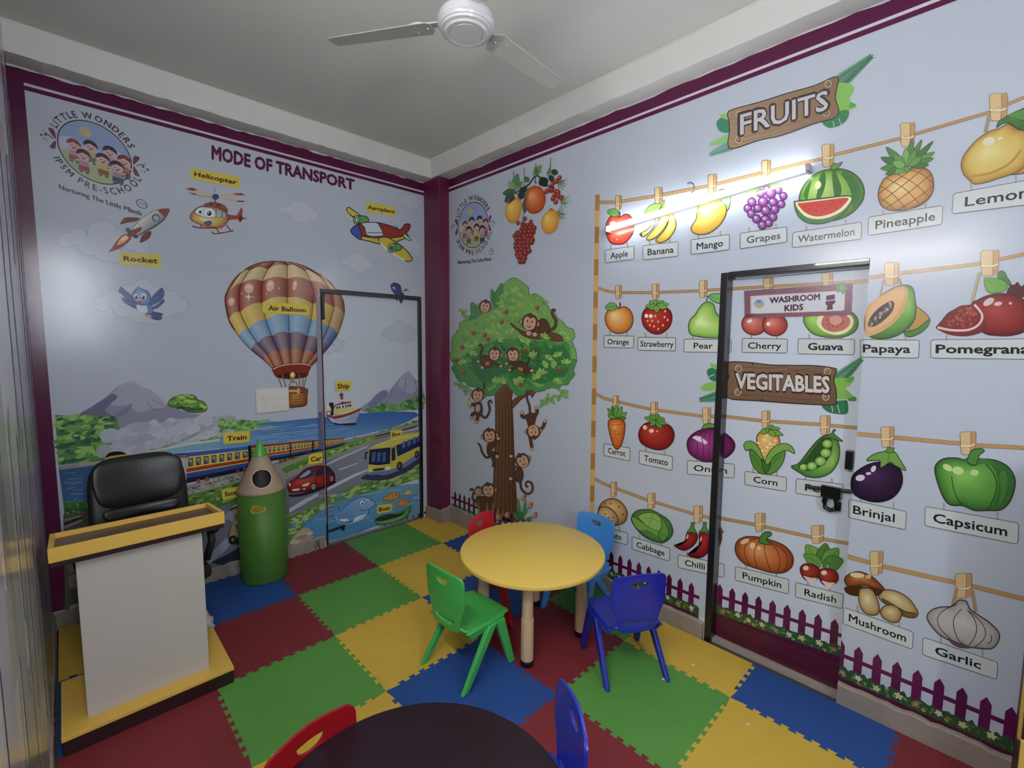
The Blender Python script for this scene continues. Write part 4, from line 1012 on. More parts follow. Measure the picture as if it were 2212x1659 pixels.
def potato(A):
    A.at(*d7); A.label('Potato', '40 440 341 520 338 622 40 540', .32, .83)
    A.B('7a5228', 'b98f55', 'd6b982', '90 320 120 260 175 228 240 228 300 270 338 340 325 410 285 445 220 455 150 420 100 390', 200, 290)
    A.B('86592c', 'c09a5e', 'dcc290', '85 345 110 300 165 295 220 330 258 390 250 440 210 455 150 435 100 400', 150, 350)
    for x, y in ((150, 268), (195, 270), (265, 295), (150, 355), (180, 390), (220, 385), (205, 415), (300, 360)): A.E('7a5228', x, y, 11, 7, .7, n=9)
item('potato', (1319, 1041, 14, 32), potato)
def cabbage(A):
    A.at(*d7); A.label('Cabbage', '378 550 700 650 697 760 376 655', .12, .86)
    A.B('33602c', '52823c', '7fae52', '370 400 400 340 460 318 540 322 620 360 690 410 725 485 715 545 650 600 560 590 470 540 405 470', 540, 440)
    A.S('86b058', '430 380 480 350 560 348 620 390 640 450 600 510 540 490 470 430', OL, 5).S('72a04a', '372 385 420 395 520 470 620 520 560 570 470 520 400 460', OL, 5).S('5f9040', '620 380 660 430 690 520 640 590 600 530 630 460', OL, 5)
    A.L('4f7f38', 5, '480 400 540 390 600 420').L('4f7f38', 5, '520 460 540 400 560 355').L('4f7f38', 5, '600 500 650 540 700 540').L('3f6b2f', 5, '440 500 520 500 600 560').S('4f8038', '460 510 500 490 560 520 610 560 540 560')
item('cabbage', (1398, 1065, 18, 35), cabbage)
def chilli(A):
    A.at(*d7); A.label('Chilli', '770 703 1165 785 1162 900 768 812', .15, .58)
    for p, fx, fy in (('1060 540 1100 490 1140 520 1135 600 1090 690 1040 700 1050 620', 1090, 580), ('845 520 890 500 935 530 928 590 885 640 825 668 765 648 736 620 790 624 830 580', 870, 570), ('950 520 1000 500 1050 520 1055 600 1020 690 960 730 890 725 850 695 920 680 950 610', 985, 590)):
        A.B('4f0e10', '861a1a', 'a53228', p, fx, fy); A.E('d8b4a4', fx-20, fy-20, 7, 22, .25)
    for x, y, k in ((890, 510, 895), (995, 510, 995), (1110, 495, 1060)): A.S('4c8038', [(x-45, y+5), (x-20, y-30), (x-8, y-60), (k-12, y-80), (k+18, y-78), (x+15, y-45), (x+28, y-15), (x+45, y+22), (x, y+2)], OL)
item('chilli', (1498, 1092, 20, 38), chilli)
def pumpkin(A):
    A.at(*d7); A.label('Pumpkin', '1258 803 1715 915 1712 1040 1256 920', .14, .86)
    A.B('6f2e14', 'b06030', 'd89a62', '1255 650 1275 585 1340 550 1420 548 1500 560 1600 590 1690 635 1750 715 1745 800 1680 855 1580 860 1450 825 1340 785 1275 720', 1420, 650)
    for p in ('1450 560 1360 600 1335 680 1380 790', '1480 570 1430 640 1420 720 1450 820', '1510 590 1510 680 1530 760 1560 850', '1540 590 1610 660 1640 760 1620 855', '1560 595 1680 680 1700 780 1670 850'): A.L('5a2814', 6, p)
    A.E('e0b888', 1340, 590, 40, 20, -.4).E('e6c294', 1405, 625, 24, 26, .2).E('e6c294', 1460, 648, 16, 16)
    A.S('4c7a38', '1465 600 1475 545 1510 510 1555 508 1568 535 1525 570 1560 612 1520 615', OL)
item('pumpkin', (1630, 1108, 24, 40), pumpkin)
def radish(A):
    A.at(*d7); A.label('Radish', '1775 940 2180 1040 2170 1165 1770 1063', .19, .86, su=(.26, .72))
    for x, y, w, c in ((1890, 640, 70, '6f9f48'), (2020, 625, 66, '4c7a36'), (2130, 670, 68, '5f8f40'), (2170, 770, 70, '4c7a36'), (1870, 720, 50, '5f8f40')): A.leaf(2000, 800, x-30 if x < 1950 else x+10, y-20, w, c, OL, '3a6028')
    A.L('b9a898', 12, '1995 780 1990 840').L('b9a898', 10, '2045 790 2040 840')
    for x, y in ((1885, 855), (2040, 895)):
        A.B('5a1614', '862420', 'a84236', [(x-75, y-20), (x-50, y-68), (x+20, y-74), (x+85, y-40), (x+98, y+20), (x+60, y+62), (x+10, y+78), (x-45, y+48)], x-20, y-30)
        A.S('d9c2bc', [(x-45, y+30), (x+15, y+45), (x+70, y+48), (x+45, y+75), (x+12, y+100), (x-5, y+80)]).E('e2c4ba', x-25, y-38, 25, 20)
item('radish', (1752, 1134, 28, 40), radish)
def mushroom(A):
    A.at(*d8); A.label('Mushroom', '675 835 1268 1048 1260 1195 668 975', .08, .9, strings=60, su=(.2, .8), bold=.022)
    A.B('7a5a30', 'b59a6a', 'd2c298', '985 700 1050 685 1140 705 1230 760 1290 840 1310 890 1280 925 1180 910 1060 830 975 760', 1100, 750).S('6f4f2c', '1000 760 1100 815 1200 870 1290 890 1250 925 1160 900 1060 840', OL, 6)
    A.B('6b4a28', 'b0925e', 'd2bf92', '985 870 1020 825 1090 815 1150 850 1170 900 1140 960 1080 965 1010 925', 1070, 870)
    A.B('55260f', '8a4a22', 'b98250', '680 610 700 565 760 535 830 535 910 570 980 630 1025 690 950 680 850 650 720 660', 800, 570).S('4a2210', '682 670 760 655 880 665 1000 690 950 740 800 740 710 720', OL, 6).E('d8c090', 790, 562, 62, 22, .1).E('c9a878', 885, 575, 24, 18)
    A.B('7a5a30', 'b89c6c', 'd9cba0', '808 690 850 670 910 680 950 740 978 830 970 890 920 905 850 880 805 800', 870, 760)
item('mushroom', (1878, 1190, 30, 52), mushroom)
def garlic(A):
    A.at(*d8); A.label('Garlic', '1350 1090 1988 1305 1980 1452 1345 1240', .17, .78, strings=70, su=(.24, .8), bold=.025)
    A.L('a08a66', 32, '1640 670 1600 840').L('a08a66', 32, '1770 690 1800 880')
    A.B('8a8480', 'b5b0ac', 'c9c5c2', '1388 940 1410 870 1490 835 1580 830 1630 800 1655 775 1720 785 1750 850 1820 900 1910 960 1990 1040 2000 1110 1950 1180 1870 1190 1700 1165 1600 1130 1480 1060', 1700, 960, OL, 9)
    for p in ('1640 810 1530 860 1475 930 1500 1020 1600 1120', '1680 850 1620 920 1612 1000 1650 1110 1720 1165', '1730 860 1790 940 1808 1030 1780 1110 1740 1160', '1750 870 1850 970 1885 1060 1850 1130 1790 1175', '1930 1070 1935 1120 1900 1150'): A.L('3a3432', 7, p)
    A.S('5a4a48', '1560 1100 1640 1130 1740 1165 1800 1180 1680 1185 1600 1150')
item('garlic', (2062, 1238, 38, 54), garlic)
# carved name boards
def nails(A, ps, r):
    for x, y in ps: A.E('c9b69c', x, y, r).E('6b5640', x, y, r*.8).E('8f7860', x-r*.2, y-r*.2, r*.5)
A = ab(.0004); A.at(0, 0, 1)
A.frond(1800, 190, 1887, 118, 27, 14, '2f6b4a', '3f7a58'); A.S('7fb05a', '1800 185 1830 180 1846 192 1835 215 1850 228 1840 236 1815 240 1800 235').S('3c7a50', '1776 262 1800 245 1832 238 1830 258 1812 272 1790 276')
A.S('5c9848', '1838 222 1849 226 1844 232 1834 232'); A.L('b3bccb', 1.4, '1800 262 1802 275').L('b3bccb', 1.4, '1812 256 1818 272')
A.frond(1592, 308, 1532, 335, 20, 12, '6fa092', '5a9078'); A.S('8ab878', '1532 314 1550 300 1580 288 1578 305'); A.S('3f8060', '1548 265 1560 254 1576 260 1578 284 1562 286 1552 280').S('86b86a', '1556 248 1572 246 1576 258 1562 256')
A.G('9a8268', '806652', '1575 262 1572 245 1585 236 1640 221 1700 202 1760 185 1808 166 1806 200 1805 215 1812 238 1803 255 1760 267 1690 292 1640 303 1585 321 1573 312 1576 285', 1575, 250, 1808, 230, True, '3f3228', 2.2)
for p in ('1580 258 1650 238 1730 214 1800 190', '1580 300 1660 284 1740 258 1800 240', '1582 312 1690 285 1800 250', '1580 270 1640 252'): A.L('7a6450', 1.2, p)
nails(A, ((1597, 247), (1596, 302), (1789, 181), (1785, 244)), 7.5)
for c, bo in (('43352e', .075), ('b9b9c2', .02)): A.text('FRUITS', c, 1600-(2 if bo > .05 else 0), 291+(1.5 if bo > .05 else 0), 1788+(2 if bo > .05 else 0), 236+(1.5 if bo > .05 else 0), 42 if bo < .05 else 45, 40 if bo < .05 else 43, bo)
fin(A, 'fruits_board_picture')
A = ab(.0008); A.at(*d5)
A.frond(2090, 520, 2345, 290, 105, 13, '2f6b45', '3f7a55'); A.S('7aa84a', '2090 470 2200 460 2260 450 2240 520 2200 545 2250 600 2280 625 2200 640 2130 640 2090 600').S('2f6b48', '1998 690 2100 660 2180 650 2215 660 2215 760 2130 768 2040 745'); A.L('b3bccb', 7, '2080 690 2090 750').L('b3bccb', 7, '2130 690 2150 760')
A.S('5f9a48', '2180 480 2270 450 2250 500').S('3f7a45', '2220 640 2280 620 2290 655 2230 655')
fin(A, 'leaf_cluster_picture'); A = ab(.0008); A.at(*d5)
A.frond(1230, 590, 945, 650, 95, 12, '35734c', '4a8560'); A.S('86b058', '958 548 1010 505 1090 495 1190 500 1190 560 1090 565 1010 570'); fin(A, 'palm_frond_picture'); A = ab(.0008); A.at(*d5)
A.S('2f7050', '1015 400 1060 372 1100 380 1200 400 1190 470 1100 490 1040 470').L('b3bccb', 7, '1030 450 1080 430').S('7fb05a', '1045 335 1100 345 1200 350 1200 400 1080 385'); fin(A, 'leaf_cluster_picture'); A = ab(.0014); A.at(*d5)
A.G('7d614a', '6a503c', '1183 345 1230 322 1400 330 1550 348 1700 352 1950 356 2105 378 2120 400 2100 480 2118 560 2118 660 2080 690 1800 680 1500 658 1400 652 1230 640 1183 600 1183 490 1203 460 1195 400', 1500, 330, 1600, 680, True, '33251c', 9)
for p in ('1210 400 1500 420 1800 400 2080 430', '1200 600 1500 610 1800 640 2080 650', '1210 440 1240 470 1210 520', '1700 370 1750 390 1900 380', '1250 360 1500 375 1700 365', '1900 600 2000 590 2100 600'): A.L('553f2e', 5, p)
A.P('33251c', '1400 330 1415 332 1400 362').P('33251c', '1475 655 1490 625 1492 658')
nails(A, ((1285, 378), (1280, 580), (2043, 403), (2030, 623)), 30)
for c, bo in (('3a2418', .07), ('c9c5c2', .035)): A.text('VEGITABLES', c, 1265-(8 if bo > .05 else 0), 545+(8 if bo > .05 else 0), 2058+(8 if bo > .05 else 0), 584+(8 if bo > .05 else 0), 122+(16 if bo > .05 else 0), 132+(16 if bo > .05 else 0), bo)
fin(A, 'vegitables_board_picture')
# plum picket fence and flower strip along the bottom, built in wall units
def fence(par, surf, only, p0, n, sl, zt, dzt, door=None, hide=None):
    A = Art(surf, .0002, only); rnd = random.Random(n); c = A.c('571040')
    y0, y1 = p0+.06, p0-.0702*(n-1)-.05
    zr = lambda y: zt-.076+dzt*(p0-y)
    A.fill([(y0, zr(y0)+.010), (y0, zr(y0)-.010), (y1, zr(y1)-.010), (y1, zr(y1)+.010)], c, True)
    for k in range(n):
        y = p0-.0702*k; z = zt+dzt*(p0-y); w = .0165; dk = A.c(rnd.choice(('571040', '4f0f3a', '5c1444')))
        A.fill([(y+w, z-.15), (y+w, z-.028), (y, z), (y-w, z-.028), (y-w, z-.15)], dk, True)
    # ground strip
    zg = lambda y: zt-.150+dzt*(p0-y)
    A.fill([(y0, zg(y0)-.03), (y0, 0.03), (y1, 0.03), (y1, zg(y1)-.03)], A.c('47102a'), True)
    m = int((y0-y1)/.012)
    top = [(y0+(y1-y0)*i/m, zg(y0+(y1-y0)*i/m)+.012+rnd.uniform(-.008, .010)+.008*(i % 2)) for i in range(m+1)]
    A.fill(top+[(y1, zg(y1)-.038), (y0, zg(y0)-.038)], A.c('2f4a2c'), True)
    def blob(y, z, ry, rz, col, rot=0, nn=8):
        A.fill([(y+ry*math.cos(2*PI*i/nn)*math.cos(rot)-rz*math.sin(2*PI*i/nn)*math.sin(rot), z+ry*math.cos(2*PI*i/nn)*math.sin(rot)+rz*math.sin(2*PI*i/nn)*math.cos(rot)) for i in range(nn)], A.c(col), True)
    for i in range(m*2):
        y = rnd.uniform(y1, y0); blob(y, zg(y)+rnd.uniform(-.032, .008), rnd.uniform(.005, .010), rnd.uniform(.003, .006), rnd.choice(('3f6638', '4a7540', '385c34', '7f9a50', '5a8248')), rnd.uniform(-1, 1))
    y = y0-.02; k = 0
    while y > y1+.02:
        col = ('c9bf94', '9a6a6c', 'c4c6c0', 'bfb888')[k % 4]; zc = zg(y)-.008+rnd.uniform(-.006, .008); r = rnd.uniform(.010, .0125)
        for q in range(5):
            a = 2*PI*q/5+k; blob(y+r*.75*math.cos(a), zc+r*.75*math.sin(a), r*.62, r*.42, col, a)
        blob(y, zc, r*.3, r*.3, 'c9a050'); y -= rnd.uniform(.055, .085); k += 1
    return A.done('picket_fence_picture', par, None, door)
fence(mB, 'B', 'wall', -.33, 34, 0, .309, 0)
fence(mB, 'B', 'wall', -3.387-.0001, 32, 0, .312, -.011)
fence(mB, 'B', 'door', -2.784, 10, 0, .326, .073, d2)
# ------------------------------------------------------------------ monkey tree, hanging fruit, school crest (right wall)
BR_, BD, PE = '5a3a2a', '3a241c', 'c9a184'
def mhead(A, x, y, r, rot=0, dark=BR_, smile=True):
    def q(dx, dy): return (x+(dx*math.cos(rot)-dy*math.sin(rot))*r, y+(dx*math.sin(rot)+dy*math.cos(rot))*r)
    for sx in (-1, 1):
        A.E(BD, *q(sx*.98, .1), r*.36, r*.4).E(PE, *q(sx*.98, .1), r*.27, r*.31).E('b58a70', *q(sx*.98, .12), r*.14, r*.18)
    A.S(dark, [q(*p) for p in ((-1, .1), (-.85, -.6), (-.35, -1), (0, -1.2), (.15, -1.0), (.6, -.9), (.95, -.4), (1, .15), (.8, .7), (.3, 1), (-.3, 1), (-.8, .7))], BD, 4)
    A.S(PE, [q(*p) for p in ((0, -.45), (.35, -.68), (.72, -.4), (.78, .2), (.62, .75), (.2, 1.0), (-.2, 1.0), (-.62, .75), (-.78, .2), (-.72, -.4), (-.35, -.68))], '8a6048', 2.5)
    for sx in (-1, 1): A.E('2a1a14', *q(sx*.3, -.08), r*.09, r*.15, rot)
    A.E('a5785e', *q(0, .2), r*.12, r*.07, rot)
    A.L('4a2018', max(3, r*.08), [q(-.32, .48), q(0, .68), q(.34, .46)])
    if smile: A.S('7a3028', [q(-.18, .55), q(0, .6), q(.2, .52), q(.02, .78)])
def limb(A, w, p, hand=True, c=BR_):
    A.L(c, w, p, True, 0, BD, 5)
    if hand:
        x, y = num(p)[-1]; A.E(BD, x, y, w*.72, w*.62).E(PE, x, y, w*.58, w*.5)
def mtail(A, w, p): A.L(BR_, w, p, True, .3, BD, 4)
A = ab(.0002); A.at(900, 720)
# trunk and branches
A.G('74502f', '5c3c26', '640 380 700 470 730 400 790 380 828 430 812 560 818 640 825 800 830 980 838 1100 845 1260 852 1400 865 1500 890 1600 820 1600 760 1610 690 1600 640 1590 640 1400 655 1260 662 1100 668 980 672 800 672 640 668 520', 700, 500, 840, 500, False, BD, 5)
A.S('6a4a30', '665 500 640 455 580 410 520 370 470 310 430 290 435 275 500 295 480 215 492 205 530 290 580 345 640 400 700 470', BD, 5).S('6a4a30', '818 640 812 590 840 555 900 520 970 490 1030 450 1070 360 1082 365 1050 445 1105 400 1112 410 1080 460 1020 500 985 550 970 525 900 560 850 610', BD, 5)
for k in range(16):
    x = 680+k*9; A.L(('4f3422', '80593a', '4a3020')[k % 3], 4, [(x, 560+(k*37 % 60)), (x+4+(k % 3), 800+(k*53 % 90)), (x-2+k*.4, 1000), (x+(k-8)*1.5, 1250+(k*31 % 80)), (x+(k-8)*3, 1540)])
for x, y in ((760, 900), (700, 1180), (790, 1330)): A.E('4f3422', x, y, 8, 30).E('6a4a30', x, y, 4, 20)
fin(A, 'tree_trunk_picture')
A = Art('B', .0008, None, None, 4e-6); A.at(900, 330)
# broad leaves behind the crown
for x0, y0, x1, y1, w in ((560, 1480, 470, 1275, 50), (690, 1340, 640, 1165, 30), (680, 1350, 730, 1110, 44), (520, 1490, 450, 1400, 45), (700, 1380, 740, 1280, 30)): A.leaf(x0, y0, x1, y1, w, '4f8a50', '2f5a34', '35683c')
rnd = random.Random(8)
crown = '330 1620 345 1560 400 1500 390 1465 440 1450 500 1440 560 1400 620 1350 690 1340 740 1270 730 1230 770 1190 765 1140 810 1095 850 1095 890 1130 930 1160 935 1215 960 1240 1010 1225 1050 1260 1055 1300 1100 1320 1110 1355 1150 1370 1180 1420 1230 1460 1250 1500 1310 1520 1320 1570 1300 1600 1330 1680 1340 1750 1330 1800 1310 1850 1320 1890 1290 1930 1270 1960 1230 1950 1200 1990 1150 1980 1080 2010 1020 2020 980 1990 930 2030 870 2050 820 2000 780 1940 740 1940 700 1990 640 2050 590 2040 560 1990 520 1980 460 1970 430 1930 380 1930 350 1880 330 1840 350 1800 310 1740 330 1690'
rim = spline(num(crown), True, 2)
for x, y in rim: A.E('3f6a3c', x, y, 29+(x*7 % 9), 26, n=12)
A.S('78a85a', crown, None, 6, 3)
for x, y in rim: A.E('78a85a' if y < 1760 else '4f8a48', x, y, 24+(x*7 % 9), 21, n=12)
A.S('4f8a48', '350 1780 450 1700 560 1640 700 1600 850 1580 1000 1600 1150 1590 1290 1620 1320 1740 1300 1880 1220 1940 1100 1980 980 1960 880 2030 820 1980 760 1920 690 1960 600 2010 480 1950 380 1900')
A.S('35703c', '500 1750 640 1700 760 1750 900 1680 1100 1650 1260 1660 1310 1760 1280 1880 1180 1930 1060 1970 960 1930 860 2020 790 1900 700 1900 640 1960 560 1950 480 1850')
A.scatter('350 1780 420 1520 640 1370 790 1150 900 1150 950 1260 1140 1400 1280 1540 1320 1700 1260 1640 1100 1600 700 1560 480 1680', 130, 30, 15, ['86b462', '8fbb66', '6fa055', '7bab5c', '68994f'], 3)
A.scatter('360 1800 480 1700 700 1600 1000 1600 1300 1650 1300 1880 1180 1940 980 1960 860 2020 760 1920 620 2000 420 1900', 150, 26, 13, ['4a8446', '3f7a40', '5c9650', '35703c', '2f6638'], 5)
for k, (x, y) in enumerate(((400, 1800), (480, 1730), (660, 1540), (690, 1590), (770, 1520), (800, 1540), (840, 1400), (870, 1320), (880, 1590), (930, 1600), (960, 1530), (680, 1960), (720, 1960), (830, 1960), (860, 1940), (1030, 1930), (1060, 1890), (1120, 1760), (1080, 1810), (1150, 1800), (1210, 1740), (1270, 1800), (1190, 1960), (1270, 1570), (1220, 1520), (1000, 1740), (440, 1660), (1080, 1580), (1240, 2060))):
    for q in range(4):
        a = -1.9+(k % 5)*.5+(q-1.5)*.62; r = 44+(k*q % 17); A.leaf(x, y, x+r*1.15*math.cos(a), y+r*math.sin(a), 14, ('8fba62', '7fae58', '98c068')[(k+q) % 3], '5c8f48', None, 2)
for x, y in ((1000, 1230), (1080, 1270), (395, 1360), (420, 1400), (360, 1980), (405, 2000), (430, 2030), (1075, 2140), (1120, 2090), (1150, 2110), (1210, 2080), (1250, 2040)):
    for q in range(3): a = x*.01+q*1.9; A.leaf(x, y, x+48*math.cos(a), y+40*math.sin(a), 12, '7fb05e', '3f6a3c', None, 3)
for x, y in ((1033, 1323), (770, 1357), (730, 1443), (490, 1540), (585, 1555), (615, 1592), (393, 1660), (932, 1690), (343, 1770), (403, 1870), (880, 1975), (1223, 1845)): A.E('6f2a24', x, y, 17, 19).E('a8443a', x-1, y-2, 14, 16).E('d0887a', x-5, y-7, 4, 5)
fin(A, 'tree_crown_picture')
# monkeys (each its own picture)
def mk(name, f):
    A = ab(.0034); A.at(900, 330); f(A); fin(A, 'monkey_picture', name)
def m1(A): mhead(A, 588, 1310, 50, .2)
def m2(A):
    A.S('6a4630', '800 1452 815 1460 870 1500 950 1530 1060 1530 1160 1535 1230 1560 1252 1600 1200 1610 1120 1590 1000 1590 910 1560 880 1530 830 1490', BD, 5)
    mtail(A, 26, '1130 1520 1180 1490 1190 1430 1160 1380 1165 1340 1190 1350'); A.S(BR_, '1010 1520 1040 1440 1080 1415 1120 1440 1140 1500 1120 1535', BD, 5)
    limb(A, 40, '1000 1500 960 1540', True); limb(A, 36, '1040 1490 1010 1550', True); mhead(A, 968, 1445, 66, .15)
def m3(A):
    mtail(A, 20, '580 1880 565 1790 548 1740 555 1700 535 1680 525 1700' if 0 else '600 1800 560 1770 550 1720 562 1670 550 1640 525 1650')
    A.at(900, 720); A.S(BR_, '560 210 600 190 650 240 640 290 580 295 550 260', BD, 5).S('b87a50', '590 250 620 245 620 270 595 270'); limb(A, 24, '640 240 690 270 722 280'); limb(A, 22, '570 240 540 240 528 240'); limb(A, 24, '590 280 570 285 562 292'); mhead(A, 668, 175, 52, .1)
def m4(A):
    A.at(900, 720); mtail(A, 20, '930 280 960 230 970 180 1000 148 1035 165 1030 195'); A.S(BR_, '850 250 900 240 950 280 990 320 950 340 880 310 840 290', BD, 5).S('c9743c', '870 290 910 300 900 322 868 305'); limb(A, 24, '850 250 800 255 770 258'); limb(A, 24, '850 280 815 300 795 312'); limb(A, 26, '950 300 985 318'); limb(A, 24, '930 330 940 355', False); mhead(A, 825, 180, 54, -.1)
def m5(A):
    A.at(900, 720); mtail(A, 16, '575 480 580 440 575 420'); mtail(A, 18, '545 690 590 720 625 660 615 590 635 575 645 600'); A.S(BR_, '500 600 550 590 565 660 545 700 505 690 498 640', BD, 5).E('c9a184', 525, 640, 20, 34)
    limb(A, 24, '505 600 475 610 460 605'); limb(A, 26, '505 680 480 690 475 720'); limb(A, 26, '530 690 520 730 512 755'); A.leaf(462, 640, 450, 545, 14, 'a8b86a', '5c6a30').leaf(455, 590, 425, 585, 8, 'b8c480').leaf(455, 590, 475, 570, 8, 'b8c480'); mhead(A, 525, 525, 52, .1)
def m6(A):
    A.at(900, 720); mtail(A, 18, '970 690 965 620 945 560 945 500 955 490'); A.S(BR_, '930 700 990 680 1020 700 1010 770 990 810 960 800 945 750', BD, 5); limb(A, 26, '1010 710 1030 670 1025 635'); limb(A, 26, '935 715 905 710 902 678')
    limb(A, 24, '1040 830 1080 800 1098 750'); limb(A, 24, '970 880 980 940 990 985'); mhead(A, 1000, 840, 56, PI-.1)
def m7(A):
    A.at(900, 720); mtail(A, 18, '640 1040 600 1060 565 1020 545 960 525 935'); A.S(BR_, '610 940 650 930 680 950 640 1000 680 1010 700 1050 640 1060 605 1020', BD, 5); limb(A, 26, '640 940 680 925 700 898'); limb(A, 28, '650 1030 690 1050'); limb(A, 20, '645 1050 660 1100 655 1140', False); mhead(A, 625, 870, 56, -.1)
def m8(A):
    A.at(900, 720); mtail(A, 18, '885 1260 900 1330 950 1370 990 1340 985 1280 945 1265 935 1300 955 1310'); A.S(BR_, '850 1170 890 1150 912 1190 900 1260 860 1265 840 1220', BD, 5); limb(A, 26, '870 1150 830 1090 808 1048'); limb(A, 28, '870 1220 830 1215 805 1240'); mhead(A, 905, 1085, 58, -.45)
def m9(A):
    A.at(900, 720); mtail(A, 18, '520 1430 480 1410 490 1350 470 1325 458 1345'); A.S(BR_, '510 1400 560 1390 640 1400 660 1480 640 1560 580 1560 530 1500', BD, 5); mhead(A, 532, 1345, 36, 0); mhead(A, 615, 1335, 56, -.1); limb(A, 24, '620 1420 640 1460 620 1500', False)
for nm, f in (('monkey face peeking over the crown', m1), ('monkey lying on a branch', m2), ('laughing monkey in the leaves', m3), ('surprised monkey in the leaves', m4), ('monkey holding a banana', m5), ('monkey hanging upside down by its tail', m6), ('monkey hugging the trunk from the left', m7), ('monkey climbing the trunk on the right', m8), ('two monkeys sitting at the foot of the trunk', m9)): mk(nm, f)
# grasses and flowers at the foot
A = ab(.0044); A.at(900, 720)
for x0, y0, x1, y1, w, c in ((880, 1590, 870, 1400, 18, '5a8a5c'), (900, 1590, 940, 1420, 14, '4f8050'), (890, 1590, 960, 1480, 16, '5a8a5c'), (920, 1600, 1000, 1560, 14, '4f8050'), (870, 1600, 830, 1520, 14, '4f8050'), (690, 1600, 700, 1490, 16, '8a7a3a'), (720, 1600, 740, 1500, 14, '7a6a34'), (540, 1580, 530, 1420, 10, '7f6a3c'), (600, 1580, 610, 1440, 10, '86703f'), (650, 1590, 660, 1430, 10, '8f7a45'), (900, 1600, 880, 1510, 30, '3f6f48'), (940, 1600, 990, 1590, 14, '4a7a50')): A.leaf(x0, y0, x1, y1, w, c)
A.L('5a8a5c', 6, '900 1560 920 1480 915 1400').L('5a8a5c', 6, '920 1570 950 1500 970 1470')
for x, y in ((915, 1405), (972, 1470), (1010, 1555), (775, 1550), (700, 1570)): A.E('a8725c', x, y, 22, 26).E('c99a80', x-6, y-6, 12, 16).E('9a6450', x+14, y-16, 12, 16)
fin(A, 'meadow_flowers_picture')
# hanging fruit garland
A = ab(.0004); A.at(900, 330)
for x, y0, y1 in ((828, 155, 330), (918, 122, 290), (1018, 90, 200), (1142, 40, 190)): A.L('1c2430', 5, [(x, y0), (x, y1)])
rnd = random.Random(21)
for x, y in ((1270, 420), (1240, 250), (1230, 520), (1150, 180), (960, 330)):
    for k in range(26): a = rnd.uniform(-1.2, 1.4); A.L(('5f7a45', '7f9a60', '3f5a34')[k % 3], 3, [(x-40, y), (x-40+rnd.uniform(40, 110)*math.cos(a), y+rnd.uniform(30, 90)*math.sin(a))])
A.L('2f2420', 12, '840 350 910 300 960 270 1015 200 1060 215 1120 280 1180 300'); A.L('2f2420', 6, '1015 200 1010 250 1022 262 1018 240')
for x0, y0, x1, y1, w, c in ((830, 330, 865, 175, 36, '5f8056'), (830, 320, 790, 240, 30, '86a070'), (850, 330, 735, 350, 34, '3f5f40'), (830, 340, 755, 425, 32, '354f38'), (850, 310, 905, 245, 26, '6f8f62'), (960, 250, 920, 205, 26, '4f6f4a'), (1000, 200, 1065, 105, 32, '6f9060'), (1060, 210, 1110, 290, 44, '1f2f26'), (1150, 160, 1210, 175, 28, '2f4534'), (1140, 190, 1165, 255, 24, '2a3f30'), (930, 340, 890, 300, 40, '232f28'), (905, 330, 885, 400, 34, '28362c'), (940, 370, 920, 520, 26, '3f5a3c'), (880, 290, 850, 220, 24, '5c7c50'), (1030, 195, 1015, 120, 20, '55754c')): A.leaf(x0, y0, x1, y1, w, c, None, None)
A.B('b8782c', 'd9a544', 'efcf80', '830 385 870 388 898 430 895 500 870 570 830 600 790 592 762 540 758 470 785 415', 800, 460, None).S('4a3028', '780 440 800 400 835 370 840 395 810 420')
A.B('8f3418', 'c05a2c', 'e09a68', '960 305 1010 285 1060 295 1095 350 1100 420 1070 490 1010 522 955 505 930 450 935 370', 975, 360, None).P('b04a24', '985 310 1010 272 1030 300')
A.B('b8782c', 'd9a03c', 'efca78', '1130 490 1170 482 1205 520 1215 590 1190 660 1140 692 1095 680 1068 630 1075 550', 1110, 560, None).P('6a4a2c', '1130 490 1150 470 1170 488')
for x, y in ((1220, 215), (1190, 245), (1160, 270), (1155, 320), (1190, 330), (1130, 320), (1210, 340), (1235, 385), (1210, 370), (1180, 360), (1165, 390), (1190, 420), (1110, 330)): A.E('7a2420', x, y, 20, 24, .4).E('a83c30', x-3, y-4, 14, 17, .4).E('d49080', x-7, y-10, 4, 5)
k = 0
for r in range(11):
    yy = 610+r*31; n = (3, 4, 5, 5, 5, 5, 4, 4, 3, 3, 2)[r]; x0 = (910, 900, 860, 845, 855, 850, 850, 860, 860, 868, 880)[r]
    for q in range(n):
        x = x0+q*(33 if r < 9 else 28)+(k*7 % 9); y = yy+(k*11 % 13); A.E('5f1c1c', x, y, 22, 23).E('8f302c', x-2, y-3, 17, 18).E('c07a70', x-7, y-9, 5, 5); k += 1
for x, y in ((927, 565), (868, 600), (978, 590), (838, 710)): A.E('7a2824', x, y, 17, 20).E('a84438', x-3, y-4, 10, 12)
A.L('6a6a40', 5, '915 520 905 600 900 640').L('6a6a40', 5, '890 640 850 690')
fin(A, 'hanging_fruit_picture')
